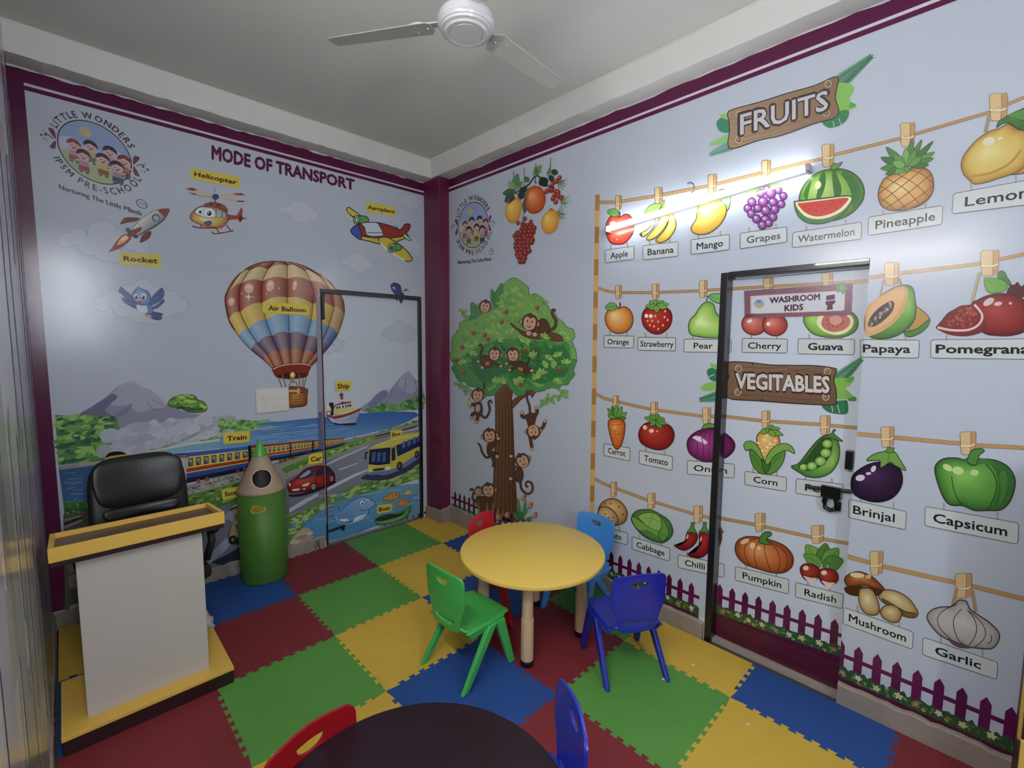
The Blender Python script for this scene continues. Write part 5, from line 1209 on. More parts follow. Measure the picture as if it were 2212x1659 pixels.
# the school crest, drawn once in local units and set on either wall: origin, x axis, y axis (photo pixels)
def crest(A, O, X, Y):
    k = A.k; o = A.o
    def T(p): return [(O[0]+x*X[0]+y*Y[0], O[1]+x*X[1]+y*Y[1]) for x, y in p]
    A.at(0, 0, 1)
    def S(c, p): A.S(c, T(p))
    def el(c, x, y, rx, ry, n=14): A.P(c, T([(x+rx*math.cos(2*PI*i/n), y+ry*math.sin(2*PI*i/n)) for i in range(n)]))
    sc_ = math.hypot(*X)
    el('3f2432', 0, 0, 1, 1, 56); el('b9bcca', 0, 0, .965, .965, 56)
    A.P('8fa0c4', T([(.955*math.cos(math.radians(a)), .955*math.sin(math.radians(a))) for a in range(-178, 1, 6)]+[(.6, .12), (.2, .25), (-.3, .2)]))
    el('b7b9c8', -.62, -.05, .32, .22); el('b7b9c8', .6, -.02, .34, .25); el('b7b9c8', .2, .1, .5, .2); el('b7b9c8', -.2, .12, .5, .2)
    A.P('9fb184', T([(.955*math.cos(math.radians(a)), .955*math.sin(math.radians(a))) for a in range(14, 168, 6)]+[(-.6, .16), (0, .28), (.6, .18)]))
    el('b5ac84', -.22, -.58, .17, .17)
    for (x, y, hair, top, bot) in ((-.55, -.05, '7a4a44', 'b58a90', '8a5a60'), (-.1, -.18, '28303c', 'b9a878', '6a6a70'), (.42, -.2, '22283a', '8f98ac', '5a6070'), (.8, -.05, '74343c', 'b06a60', '7a3a34'), (-.3, .2, '3a2a30', 'a8858c', '8a4450'), (.22, .12, '4a2a30', 'bda86c', '8a4a24'), (.6, .22, '3a2428', '8f8088', '3a4058')):
        A.P(top, T([(x-.1, y+.16), (x+.1, y+.16), (x+.15, y+.42), (x-.15, y+.42)])); A.P(bot, T([(x-.14, y+.38), (x+.14, y+.38), (x+.15, y+.54), (x-.15, y+.54)]))
        el('c4a8a4', x, y+.06, .155, .16); A.P(hair, T([(x+.2*math.cos(math.radians(a)), y+.02+.2*math.sin(math.radians(a))) for a in range(-185, 12, 12)]+[(x+.1, y-.02), (x-.02, y-.06), (x-.12, y+.01)]))
        for sx in (-1, 1): el('2a2024', x+sx*.06, y+.06, .018, .022, 6); el('26222a', x+sx*.08, y+.58, .055, .025, 8); A.L('c4a8a4', .045*sc_, T([(x+sx*.1, y+.22), (x+sx*.22, y+.16+.1*((x*7) % 1))]))
        el('8a3a40', x, y+.13, .045, .03, 8)
    for sx in (-1, 1):
        S('6a3a52', [(sx*1.05, -.02), (sx*1.22, -.30), (sx*1.08, -.32), (sx*1.03, -.15)]); S('6a3a52', [(sx*1.05, .04), (sx*1.2, .30), (sx*1.07, .32), (sx*1.03, .15)])
        for dx, dy, r, c in ((1.3, -.05, .04, '6a3a52'), (1.42, .0, .04, '3f4a48'), (1.36, -.18, .02, '5a5a60'), (1.34, .1, .025, '5a4a50'), (1.26, .1, .02, '7a6a70')): el(c, sx*dx, dy, r, r, 8)
        A.L('5a4a56', .02*sc_, T([(sx*1.1, 0), (sx*1.25, -.1), (sx*1.34, -.12)]))
    def arc(t, r, a0, a1, up, h, c='45303c'):
        n = len(t); ws = [.32 if ch == ' ' else max(p[0] for p in glyphs(ch, .012)[0])-min(p[0] for p in glyphs(ch, .012)[0])+.13 for ch in t]; tw = sum(ws); acc = 0
        for i, ch in enumerate(t):
            fr = (acc+ws[i]/2)/tw; acc += ws[i]
            if ch == ' ': continue
            a = math.radians(a0+(a1-a0)*fr); cx, cy = r*math.cos(a), r*math.sin(a)
            tx, ty = (-math.sin(a), math.cos(a)); tx, ty = (tx, ty) if up else (-tx, -ty)
            nx, ny = (math.cos(a), math.sin(a)) if up else (-math.cos(a), -math.sin(a))
            v, f = glyphs(ch, .012); xm = (min(p[0] for p in v)+max(p[0] for p in v))/2
            P_ = [(cx+tx*(x-xm)/CAPH*h*.92+nx*y/CAPH*h, cy+ty*(x-xm)/CAPH*h*.92+ny*y/CAPH*h) for x, y in v]
            A.add(T(P_), f, A.c(c)); A.add(T([(x+.012, y+.004) for x, y in P_]), f, A.c(c))
    arc('LITTLE WONDERS', 1.07, -160, -28, True, .2); arc('IPSM PRE-SCHOOL', 1.29, 152, 16, False, .2)
    v, f = glyphs('Nurturing The Little Minds', .014); xa = min(p[0] for p in v); xb = max(p[0] for p in v)
    [A.add(T([(-1.0+d+2.2*(x-xa)/(xb-xa), 1.62-.15*y/CAPH) for x, y in v]), f, A.c('4a3440')) for d in (-.005, .007)]
    el('4f4450', 1.22, 1.22, .15, .15, 24); el(SKY, 1.22, 1.22, .125, .125, 24)
    v, f = glyphs('TM', .01); xa = min(p[0] for p in v); xb = max(p[0] for p in v)
    A.add(T([(1.13+.18*(x-xa)/(xb-xa), 1.265-.09*y/CAPH) for x, y in v]), f, A.c('4f4450'))
    A.at(*o, k)
A = ab(.0004); crest(A, (1022.5, 486), (32.5, -3.5), (0, 50)); fin(A, 'school_crest_picture')
# ------------------------------------------------------------------ transport wall
def aa(base=0, step=STEP): return Art('A', base+(.003 if base >= .005 else 0), None, None, step)
def finA(A, name, label=None): return A.done(name, mA, label, d1)
c31, c32, c21, c22, c11 = (0, 800), (480, 800), (0, 410), (440, 410), (0, 0)
A = aa(.0003); crest(A, (204, 329), (81, 26.5), (3, 65)); finA(A, 'school_crest_picture')
A = aa(.0003); A.at(0, 0, 1); A.text('MODE OF TRANSPORT', '571640', 458, 343, 765, 410, 28, 21, .045); finA(A, 'heading_letters')
def tag_(A, t, Q, u0=.1, u1=.9, fs='c9b83a', v0=.3, v1=.7): A.label(t, Q, u0, u1, v0, v1, 0, 'cfc04e', 'cfc04e', '5a1a22', .035, (.06, .22), ow=3)
# landscape
A = aa(.0002, 4.5e-6)
A.at(*c31)
A.S('8c8aa0', '470 400 680 370 800 295 900 230 1000 140 1060 120 1130 92 1200 140 1290 170 1360 240 1440 300 1560 350 1700 380 1850 400 1960 425 1900 480 1500 520 1000 520 700 460')
A.S('a3a3b4', '1000 150 1130 92 1220 150 1300 180 1420 300 1300 330 1180 360 1100 300 1000 300 920 280'); A.S('6a6786', '680 375 800 300 900 235 960 200 1000 230 930 300 900 350 960 395 800 385').S('7a7894', '1060 330 1120 280 1110 340 1030 390 980 395 1010 350').L('7a7890', 6, '1250 260 1290 320 1350 340').L('7a7890', 6, '1300 250 1370 290 1400 300')
A.G('4f7a52', '6a9a58', '470 380 560 385 700 375 850 380 1000 395 1020 500 960 620 900 700 1050 690 1300 620 1600 560 1800 520 2000 430 2212 430 2300 430 2420 500 2300 560 2000 590 1700 640 1300 720 1000 760 700 790 500 810', 470, 500, 1800, 600)
A.scatter('475 400 700 385 980 400 1000 500 900 640 880 740 700 780 510 800', 170, 45, 18, ['7fae5a', '5c8a4c', '3f6a48', '8fba62', '6a9a54', '2f5a44'], 11, -.15, .3)
A.scatter('1620 560 1900 450 2212 430 2330 440 2420 500 2212 540 1900 580 1650 590', 90, 34, 16, ['7fae60', '5c8f55', '4a7a50', '8fb86a'], 12, -.15, .3)
# smoke
rnd = random.Random(5)
for k in range(150):
    t = rnd.random(); x = 920+1000*t; y0 = 640-150*t; x += rnd.uniform(-40, 40); y = y0+rnd.uniform(-1, .7)*(150-70*t)+(0 if t > .2 else 30)
    A.E(('aeb2be', 'b4b7c2', 'a7acb9', 'bcbec8', '9fa6b2')[k % 5], x, y, rnd.uniform(45, 90), rnd.uniform(25, 50), -.2, n=14)
A.S('7f9a98', '1200 640 1400 600 1600 560 1700 520 1650 570 1450 640 1250 690'); 
for k in range(40): A.E(('b4b8c4', 'a8aebb')[k % 2], 1150+k*11+rnd.uniform(-20, 20), 680-k*3.4+rnd.uniform(-20, 20), 42, 24, -.3, n=12)
# lake
A.G('8fb4c4', '5f94b8', '1050 740 1500 640 1900 575 2212 520 2420 495 2420 700 2212 650 1900 660 1500 700 1200 735', 1100, 740, 2212, 560)
A.P('c4c8b4', '1250 690 1600 620 1900 580 2212 520 2420 490 2420 505 2212 540 1900 598 1600 640 1250 705')
A.G('2f4a70', '4a70a0', '500 830 700 820 900 790 980 760 980 1130 740 1130 540 1130', 500, 800, 800, 1100)
A.P('8a8a88', '500 815 640 800 760 780 860 785 860 805 700 825 510 850').P('a89c98', '660 800 760 780 840 785 800 805 680 818')
for k in range(16): A.L(('6f94b8', '3f6494', '8aa8c0')[k % 3], 5, [(540+(k*53 % 130), 880+k*16), (640+(k*61 % 120), 872+k*16)], False)
A.G('4f7a3c', '2f4a2c', '540 1125 640 1120 760 1110 900 1105 900 1240 700 1240 550 1240', 600, 1110, 600, 1240); A.scatter('545 1120 880 1110 880 1230 555 1235', 70, 18, 8, ['5f8f45', '2f5230', '6f9a50', '3f6838'], 14)
A.P('5c5850', '540 1230 900 1190 900 2300 560 2300').S('6a7a4c', '570 1560 640 1540 700 1600 660 1700 590 1720').S('8a8476', '590 1760 660 1740 700 1800 640 1860 590 1840').S('4a5a68', '600 1900 680 1890 700 1960 620 1980').S('b0aaa0', '600 2010 690 1990 700 2060 610 2070')
A.P('57504c', '545 1240 900 1200 900 1400 545 1420'); A.P('8a8480', '550 1330 700 1270 700 1285 550 1350').P('8a8480', '550 1270 690 1235 690 1245 550 1285').P('2a2424', '548 1300 700 1250 700 1262 548 1318')
# right hand part, other side of the bin
A.at(*c32)
A.S('8f90a8', '1180 340 1260 260 1330 190 1390 165 1420 180 1460 130 1520 60 1590 10 1640 70 1700 130 1720 300 1500 320'); A.S('a4a5b8', '1500 100 1590 15 1640 80 1690 140 1600 200 1530 160').S('77789a', '1240 300 1330 200 1390 175 1400 230 1330 280 1280 320').L('70708c', 6, '1450 150 1430 230 1380 290').L('70708c', 6, '1560 60 1560 150 1520 230').L('70708c', 6, '1640 90 1660 160 1640 210')
A.G('5f9058', '6a9a5c', '1180 350 1260 320 1400 280 1500 290 1600 240 1720 200 1720 330 1500 345 1300 360', 1200, 300, 1700, 300); A.scatter('1200 345 1400 290 1500 298 1610 250 1715 220 1715 320 1400 350', 60, 26, 12, ['7fae68', '4f8050', '6a9a5c', '3f7048'], 15)
A.G('3a66a8', '6f9cc0', '330 450 600 425 900 395 1200 365 1450 350 1640 355 1680 380 1600 430 1480 480 1200 550 1000 595 800 620 540 640 300 665 -20 690 -20 560 150 520 260 500', 800, 400, 800, 640)
A.P('a8b49c', '-20 545 150 520 260 500 400 480 540 470 400 495 250 515 -20 570')
A.scatter('-20 420 60 430 180 425 280 440 350 480 230 505 100 520 -20 535', 50, 28, 13, ['7fae60', '5c8f55', '4a7a50', '8fb86a'], 16, -.15)
for k in range(26): A.L(('86aecb', '4a76b0', '7aa6c8', '3f6aa4')[k % 4], 5, [(250+(k*97 % 500), 480+k*6-(k*97 % 500)*.05), (420+(k*97 % 700), 470+k*6-(k*97 % 700)*.09)], False)
A.G('6a9a48', '54803c', '1020 600 1200 560 1450 500 1600 450 1690 410 1690 450 1500 530 1200 610 900 690 600 780 300 880 300 840 600 740 850 680', 1400, 500, 400, 850)
A.scatter('1030 600 1300 540 1680 420 1680 440 1300 560 1000 640', 60, 20, 8, ['7aa850', '5c8a40', '8ab85c', '486f34'], 17, -.25)
# railway
A.P('8b8c88', '-350 1000 0 890 560 790 1040 600 1690 440 1690 800 1100 1000 540 1300 540 1520 -350 1520')
A.P('8f8a80', '1040 620 1440 535 1690 480 1690 500 1300 610 900 720 500 830 0 960 -200 1010 -200 960 0 900 500 790 800 690').L('3a3030', 12, '1040 628 1440 530 1500 520 1690 470', False).L('4a4040', 7, '1040 648 1440 550 1690 495', False)
A.P('9a968e', '-350 1010 0 905 150 865 160 940 0 985 -350 1075').L('57524e', 7, '-350 1030 160 890', False); A.scatter('-330 1000 0 910 140 880 150 935 0 980 -330 1060', 60, 16, 6, ['b4b0a8', '77736c', 'a8a49c', '5f5c58'], 18)
A.G('6a9a48', '4f7a38', '860 690 1100 610 1300 560 1300 590 1000 690 850 760 700 800 540 880 500 840 640 780', 1000, 620, 560, 860); A.scatter('560 860 700 790 900 700 1250 580 1250 595 900 740 720 810', 80, 22, 9, ['8ab44c', '5c8a3c', '9cc05c', '486f30'], 19, -.35)
A.G('5f8a40', '3f5f30', '-350 1080 0 990 150 950 150 1100 -60 1180 -350 1300', -100, 1000, -100, 1200); A.scatter('-340 1090 0 1000 145 960 145 1090 -60 1170 -340 1260', 90, 24, 9, ['6f9a48', '4a7038', '86ac58', '345030'], 20, -.3)
# road
A.G('8d8f9c', '6a6a7c', '1690 480 1500 560 1250 640 900 760 540 930 540 1240 700 1180 880 1090 1100 1000 1400 930 1690 850', 1600, 560, 560, 1200)
A.P('b4b8c4', '1690 478 1500 528 1500 540 1690 492').P('b4b8c4', '1240 640 1000 740 870 805 870 820 1010 755 1245 650').P('b4b8c4', '1160 785 1000 840 985 850 1010 850 1150 798').P('b4b8c4', '1240 755 1160 770 1160 775').P('bcc0ca', '1240 842 1120 885 960 965 880 1010 880 1035 980 985 1130 905 1240 858').P('aeb2be', '820 1040 680 1110 570 1180 570 1215 700 1140 820 1070').P('b4b8c4', '1600 510 1660 480 1690 468 1690 476 1620 515')
A.P('6a6c78', '-350 1300 -60 1180 150 1100 150 1750 -400 1750'); A.P('9296a4', '-300 1720 -140 1600 20 1440 150 1330 150 1400 0 1560 -200 1720').P('8a8e9c', '-60 1290 60 1200 150 1150 150 1190 40 1270 -80 1330').P('2a2c38', '-100 1640 60 1560 150 1500 150 1620 0 1660').P('545662', '-300 1750 -100 1690 150 1640 150 1760')
# verge and pond
A.G('6a8f48', '5a7f40', '1690 760 1500 850 1300 930 1100 990 880 1080 700 1180 540 1260 560 1500 620 1420 900 1180 1200 1060 1500 980 1690 920', 1600, 800, 600, 1300); A.scatter('1685 790 1400 910 1100 1010 880 1090 600 1260 580 1420 700 1290 900 1170 1200 1050 1685 920', 170, 28, 11, ['86ac58', '5c8040', '9cba6a', '4a6a38', 'a8b87a', '7a8f60'], 22, -.35)
for x, y in ((1010, 1070), (980, 1080), (700, 1290), (610, 1330), (600, 1310)): A.E('4f7a9c', x, y, 24, 14, -.2).E('8ab0c0', x+6, y-6, 10, 6)
A.G('6f9cb0', '4f86b0', '1690 960 1400 1000 1100 1080 880 1170 720 1290 640 1400 620 1520 700 1500 880 1470 1100 1410 1300 1330 1690 1240', 1400, 980, 1300, 1330)
for k in range(46): x = 700+(k*137 % 900); y = 1010+(k*71 % 330)+(1200-x)*.16; A.L(('7fb0cc', '3f74a0', '8fb8c8', '4f86b4')[k % 4], 5, [(x, y), (x+60+(k*31 % 80), y-14-(k*13 % 14))])
A.S('a89c86', '560 1500 620 1400 700 1340 760 1370 720 1430 900 1450 1000 1440 900 1500 700 1560 560 1600'); A.scatter('560 1500 640 1420 740 1380 760 1440 880 1465 700 1540 560 1590', 30, 50, 16, ['b4a890', '8f8470', 'a0947c', 'c0b49c'], 24, -.3)
A.G('8fa8a0', 'b0a888', '880 1490 1000 1440 1200 1380 1450 1310 1690 1250 1690 1270 1400 1340 1100 1440 900 1500', 1000, 1420, 1000, 1490)
finA(A, 'landscape_picture', 'painted lake landscape with hills, railway, road and pond')
# small fence points along the door foot
A = aa(.0105); A.at(*c32)
for k in range(19):
    x = 905+k*38.5+(k*k*.35); y = 1494-.333*(x-895)
    A.P('4a1430', [(x, y), (x+12, y-26), (x+26, y-7)])
A.P('8f8668', '890 1497 1100 1428 1400 1328 1690 1232 1690 1262 1400 1372 1100 1462 890 1532')
finA(A, 'fence_points_picture')
# floating tree
A = aa(.0012); A.at(*c31); A.S('4f7a3c', '1430 290 1460 240 1520 215 1590 203 1660 215 1690 250 1740 270 1768 315 1750 350 1680 362 1600 355 1540 325 1480 318', '2f4a2c', 4); A.scatter('1450 280 1520 225 1600 210 1670 225 1740 280 1755 320 1650 320 1540 300', 50, 26, 11, ['8fb84c', '6f9a40', 'a4c45c', '5c8a3c'], 7, 0); A.scatter('1460 300 1560 310 1740 330 1680 355 1560 335', 16, 24, 9, ['35583a', '2f4a34', '46703c'], 8, 0)
finA(A, 'floating_tree_picture')
# clouds
def cl(name, at_, bumps, w=4, label=None):
    A = aa(.0004); A.at(*at_); A.cloud(bumps, w=w); finA(A, 'cloud_picture', label)
cl('', c22, ((680, 175, 36), (740, 170, 48), (800, 150, 66), (850, 160, 60), (900, 190, 48), (950, 215, 36), (800, 220, 56), (860, 240, 56), (930, 240, 36)), 3)
cl('', c22, ((1200, 610, 34), (1250, 600, 44), (1310, 580, 60), (1370, 610, 46), (1420, 640, 32), (1280, 640, 44), (1335, 660, 54), (1410, 660, 30)), 3)
cl('', c22, ((1700, 90, 28), (1740, 80, 38), (1780, 75, 46), (1830, 105, 34), (1755, 120, 40), (1800, 130, 36), (1860, 110, 20)), 3)
cl('', c22, ((1700, 450, 36), (1770, 440, 50), (1830, 470, 34), (1750, 490, 44), (1815, 520, 48)), 3)
cl('', c22, ((1545, 1230, 32), (1590, 1210, 44), (1670, 1170, 62), (1740, 1200, 44), (1785, 1210, 32), (1620, 1250, 46), (1700, 1260, 60), (1770, 1255, 36)), 3)
cl('', c22, ((1120, 1290, 40), (1170, 1310, 34), (1150, 1350, 42), (1070, 1360, 50)), 3)
cl('', c21, ((560, 430, 70), (660, 400, 85), (870, 370, 125), (1000, 420, 90), (760, 480, 90), (900, 500, 120), (1120, 440, 80), (1200, 480, 70), (990, 560, 70)), 4)
cl('', c21, ((870, 970, 70), (960, 930, 80), (1090, 890, 85), (1220, 860, 105), (1360, 900, 85), (1460, 930, 75), (1530, 980, 75), (1050, 1010, 85), (1200, 1030, 110), (1310, 1040, 115), (1440, 1010, 80)), 4)
# rocket
A = aa(.0014); A.at(*c21)
A.S('c9c6cc', '940 440 970 400 1020 400 1000 500 950 530').S('7a6a80', '925 528 990 470 1020 500 960 525').S('8f3a24', '950 520 985 450 1040 390 1090 380 1120 410 1080 460 1010 505').S('d9a86a', '1000 470 1030 410 1080 385 1100 410 1060 450').S('e6d0a8', '1030 440 1050 405 1085 395 1085 420').S('3a3a42', '1120 390 1150 380 1180 400 1160 415')
A.S('5a5f68', '1070 340 1100 325 1140 380 1120 400')
A.S('7a3a2c', '1028 290 1060 245 1095 238 1187 243 1160 265 1100 275 1060 285', OL, 4)
A.G('d4d0cc', '7a7f88', '1130 330 1180 270 1260 210 1350 170 1420 205 1400 255 1330 310 1240 360 1180 390 1150 370', 1220, 240, 1300, 330, True, OL, 4)
A.S('8f3f32', '1352 172 1440 163 1435 200 1412 232 1385 210', OL, 4).S('4a525c', '1415 230 1400 260 1330 315 1240 365 1170 395 1240 350 1340 290')
A.E('2f4450', 1330, 240, 36, 32, .5).E('9ab0bc', 1332, 242, 27, 24, .5)
A.S('8f3f2c', '1085 395 1110 360 1200 320 1195 350 1150 375', OL, 4).S('7a3428', '1195 450 1220 385 1285 355 1280 400 1245 430', OL, 4)
finA(A, 'rocket_picture', None)
A = aa(.0016); A.at(*c21); tag_(A, 'Rocket', '1022 535 1372 555 1370 662 1020 630', .1, .92); finA(A, 'name_tag')
# helicopter
A = aa(.0014); A.at(*c21)
for p, c in (('1580 -8 1640 -18 1740 20 1830 45 1820 60 1720 30', 'c9b89c'), ('1580 -8 1640 -18 1690 5 1640 8', '8f2f2c'), ('1600 20 1720 45 1830 62 1810 72 1700 60', 'b8a084'), ('1600 20 1680 36 1660 48', '8a3a2c'), ('1850 55 1960 35 2060 28 2095 45 1980 60 1860 75', 'c9b090'), ('1980 32 2060 28 2095 48 2020 45', '8f2f2c'), ('1860 70 2000 85 2090 95 2080 105 1990 100', 'c0ab90'), ('2030 92 2090 95 2080 105 2020 104', '7a3428')): A.P(c, p)
A.E('3a4470', 1838, 60, 30, 26).L('3a3a40', 8, '1836 85 1836 115').L('4a4a50', 5, '1834 20 1832 -10')
A.S('8a5030', '1740 130 1780 110 1850 110 1920 140 1940 190 1850 180 1760 160', OL, 4); A.E('4a3020', 1800, 122, 14, 10).E('4a3020', 1860, 130, 14, 10)
A.P('9a3a2c', '1935 210 2020 220 2060 150 2070 170 2065 235 2112 245 2060 255 2060 275 2040 275 2030 250 1940 260'); A.L('c9c4c0', 3, '2060 235 2095 180').L('c9c4c0', 3, '2065 250 2095 300').E('5a2420', 2055, 243, 16, 22)
A.B('8a4a28', 'c9a560', 'e6d8a4', '1620 230 1640 190 1690 150 1760 135 1850 150 1920 180 1950 230 1930 290 1850 325 1760 315 1680 285 1635 260', 1740, 250, OL, 4)
A.S('cdd2d8', '1660 190 1700 150 1770 150 1830 170 1840 230 1790 240 1740 235 1690 215', OL, 4).E('ecece8', 1700, 185, 28, 24).E('e8e8e4', 1785, 200, 40, 36).E('3a2a24', 1708, 190, 12, 14).E('3a2a24', 1785, 202, 20, 22).E('f4f4f0', 1778, 194, 7)
A.S('9fb4bc', '1850 175 1890 185 1885 235 1848 235', OL, 3).S('9fb4bc', '1900 188 1925 205 1920 240 1898 235', OL, 3).S('4a60a0', '1735 285 1790 265 1805 290 1780 305', OL, 3).S('b06030', '1690 290 1850 320 1930 290 1880 330 1780 325')
A.L('5a2a28', 9, '1640 308 1700 325 1840 325').L('5a2a28', 9, '1805 358 1840 375 1960 355 1995 348').L('7a3428', 9, '1710 295 1718 325').L('7a3428', 9, '1840 320 1870 365').L('7a3428', 9, '1930 300 1970 350')
finA(A, 'helicopter_picture')
A = aa(.0016); A.at(*c11); tag_(A, 'Helicopter', '1630 1432 2050 1515 2040 1610 1622 1520', .08, .94); finA(A, 'name_tag')
# blue bird
A = aa(.0018); A.at(*c21)
A.S('3f4f80', '1270 1040 1330 1045 1388 1060 1370 1085 1385 1095 1350 1112 1300 1100 1270 1070', OL, 4)
for sx, P_ in ((-1, '1150 960 1080 930 1040 890 1015 870 1030 830 1070 860 1110 890 1140 920'), (-1, '1160 1010 1100 985 1050 950 1045 920 1090 940 1150 960'), (1, '1270 960 1310 900 1350 860 1380 838 1400 875 1390 920 1340 960 1290 985'), (1, '1270 1000 1330 990 1390 940 1400 955 1340 1010 1290 1015')): A.S('4a5f98', P_, OL, 4)
for p in ('1030 850 1100 920 1150 960', '1050 920 1110 960', '1385 850 1320 920 1280 970', '1390 930 1320 985'): A.L('2f3f70', 4, p)
A.S('5f7ab0', '1150 960 1180 980 1250 970 1300 1000 1300 1050 1250 1060 1190 1040 1160 1010', OL, 4).S('d0d2dc', '1165 990 1200 975 1245 985 1260 1040 1225 1055 1180 1035')
A.B('4a659c', '6f8cbc', '90a8cc', '1130 900 1145 860 1180 840 1220 848 1265 870 1285 920 1275 965 1230 985 1180 978 1140 945', 1190, 880, OL, 4).S('6f8cbc', '1165 850 1170 825 1190 830 1210 845 1195 860')
A.E('e8e8ec', 1158, 912, 20, 24).E('e8e8ec', 1225, 912, 22, 26).E('1c1c28', 1160, 918, 13, 17).E('1c1c28', 1222, 918, 14, 18).E('f4f4f4', 1156, 910, 5).E('f4f4f4', 1217, 910, 5).S('c9a860', '1160 935 1190 928 1208 945 1180 950').S('8a4a40', '1175 952 1205 950 1190 975').S('b9a060', '1240 1065 1270 1065 1300 1080 1270 1088 1245 1085')
finA(A, 'bluebird_picture')
# hot air balloon
A = aa(.0018); A.at(*c22)
A.S('a05a40', '180 950 200 860 260 760 350 680 450 630 560 610 680 612 800 630 920 680 1050 760 1130 850 1185 930 1200 1020 1180 1120 1130 1240 1060 1340 980 1440 910 1510 850 1520 640 1510 590 1500 500 1430 400 1350 300 1240 220 1130', OL, 5)
ed = [[(420, 650), (300, 730), (190, 900), (182, 950), (215, 1100), (300, 1250), (405, 1365), (510, 1450), (590, 1525)],
 [(480, 635), (390, 690), (320, 800), (300, 890), (310, 1045), (380, 1190), (460, 1310), (545, 1415), (605, 1520)],
 [(600, 615), (545, 680), (500, 780), (492, 870), (495, 965), (530, 1110), (580, 1250), (640, 1385), (680, 1500)],
 [(690, 614), (712, 650), (710, 760), (710, 850), (712, 920), (722, 1070), (730, 1225), (735, 1370), (745, 1490)],
 [(720, 615), (860, 690), (910, 780), (935, 870), (930, 975), (915, 1110), (880, 1250), (848, 1385), (820, 1500)],
 [(800, 630), (990, 740), (1070, 850), (1090, 900), (1105, 1000), (1060, 1170), (1000, 1300), (940, 1410), (860, 1505)],
 [(840, 640), (1060, 780), (1160, 890), (1190, 960), (1197, 1060), (1140, 1235), (1060, 1350), (975, 1440), (905, 1500)]]
bands = [('8f3a2c', 0, 1), ('d9bd88', 1, 2), ('9a352c', 2, 4), ('d9b34c', 4, 5), ('6f9fca', 5, 6), ('5a3068', 6, 7), ('a04a24', 7, 8)]
def lp(e, i): return e[i]
for s_ in range(6):
    for c, i0, i1 in bands:
        l, r = ed[s_], ed[s_+1]; L_ = [l[i] for i in range(i0, i1+1)]; R_ = [r[i] for i in range(i0, i1+1)][::-1]
        cc = c if s_ < 5 else {'6f9fca': '2f4f98', 'd9b34c': 'b08a48', 'd9bd88': 'c9a070'}.get(c, c)
        bow = -26
        def arcx(a, b): return [((a[0]+b[0])/2, (a[1]+b[1])/2+bow)]
        P_ = L_+(arcx(L_[-1], R_[0]) if i1 < 8 else [])+R_+(arcx(R_[-1], L_[0]) if i0 > 0 else [])
        x0 = (L_[0][0]+L_[-1][0])/2; x1 = (R_[0][0]+R_[-1][0])/2; dk = tuple(v*.62 for v in A.c(cc)[:3])+(1,); lt_ = mixc(A.c(cc), A.c('efe0c0'), .28)
        xm = x0+(x1-x0)*.4
        def cf(x): t = (x-x0)/((x1-x0) or 1); return mixc(lt_, dk, min(1, max(0, (t-.35)/.65))) if t > .35 else mixc(A.c(cc), lt_, max(0, t/.35))
        # split in vertical strips for the painted roundness
        n = 6
        for q in range(n):
            t0, t1 = q/n, (q+1)/n
            def at_i(t, i):
                a, b = l[i], r[i]; return (a[0]+(b[0]-a[0])*t, a[1]+(b[1]-a[1])*t+(bow*4*t*(1-t)*(1 if i not in (0, 8) else 0)))
            S1 = [at_i(t0, i) for i in range(i0, i1+1)]; S2 = [at_i(t1, i) for i in range(i0, i1+1)][::-1]
            pr_ = lambda t: mixc(mixc(A.c(cc), dk, .25), lt_, t/.3) if t < .3 else mixc(lt_, dk, ((t-.3)/.7)**1.3)
            A.fill(A.px(S1+S2), [pr_(t0)]*len(S1)+[pr_(t1)]*len(S2))
for e in ed: A.L('4a2018', 5, e)
for p in ('182 930 300 870', '300 890 500 785'): pass
for x, y, rx, ry in ((235, 955, 28, 36), (565, 820, 34, 50), (775, 815, 18, 42), (385, 840, 40, 40), (1010, 890, 14, 20)): A.E('dcb4a0', x, y, rx, ry, .2).E('e6c8b8', x, y-ry*.3, rx*.6, ry*.4)
for x, y, r in ((380, 915, 26), (165+160, 885, 8), (400, 868, 8), (425, 915, 7), (640, 840, 10), (535, 888, 8)): A.P('ece0d4', [(x+(r*1.3 if k % 2 == 0 else r*.35)*math.cos(k*PI/4), y+(r*1.5 if k % 2 == 0 else r*.35)*math.sin(k*PI/4)) for k in range(8)])
A.S('7f2a1c', '585 1530 620 1505 740 1480 860 1482 912 1500 890 1560 880 1590 820 1605 740 1612 660 1605 615 1590', OL, 5).L('e0c090', 8, '590 1530 660 1500 760 1486 860 1488 910 1502')
A.S('4a1810', '620 1590 680 1565 750 1560 820 1562 880 1570 860 1598 760 1610 660 1605')
A.at(*c32)
A.E('e6b860', 598, 40, 22, 26).E('f6e8b8', 598, 34, 11, 14).E('a87848', 596, 76, 20, 20).L('8f7050', 8, '570 130 580 105 600 100 630 105 640 140')
for p in ('480 60 515 165', '510 30 545 160', '655 30 660 160', '718 40 690 165', '690 60 680 160'): A.L('7f6850', 9, p, False)
A.B('5a2f18', 'a06430', 'c08a4c', '570 155 640 150 720 165 722 230 720 285 690 305 630 312 572 312 568 230', 610, 220, OL, 5).S('7a4a28', '568 140 640 140 700 150 728 165 722 185 640 190 568 190', OL, 4).S('c9a064', '568 168 640 165 655 180 640 185 568 185').S('c9a868', '640 150 662 165 655 205 638 200')
for y in range(195, 312, 24):
    A.L('6a3c1c', 4, [(572, y), (640, y+4), (720, y-8)])
    for x in range(590, 715, 34): A.L('6a3c1c', 3, [(x+(y % 48)*.35, y), (x+(y % 48)*.35, y+22)], False)
finA(A, 'balloon_picture', None)
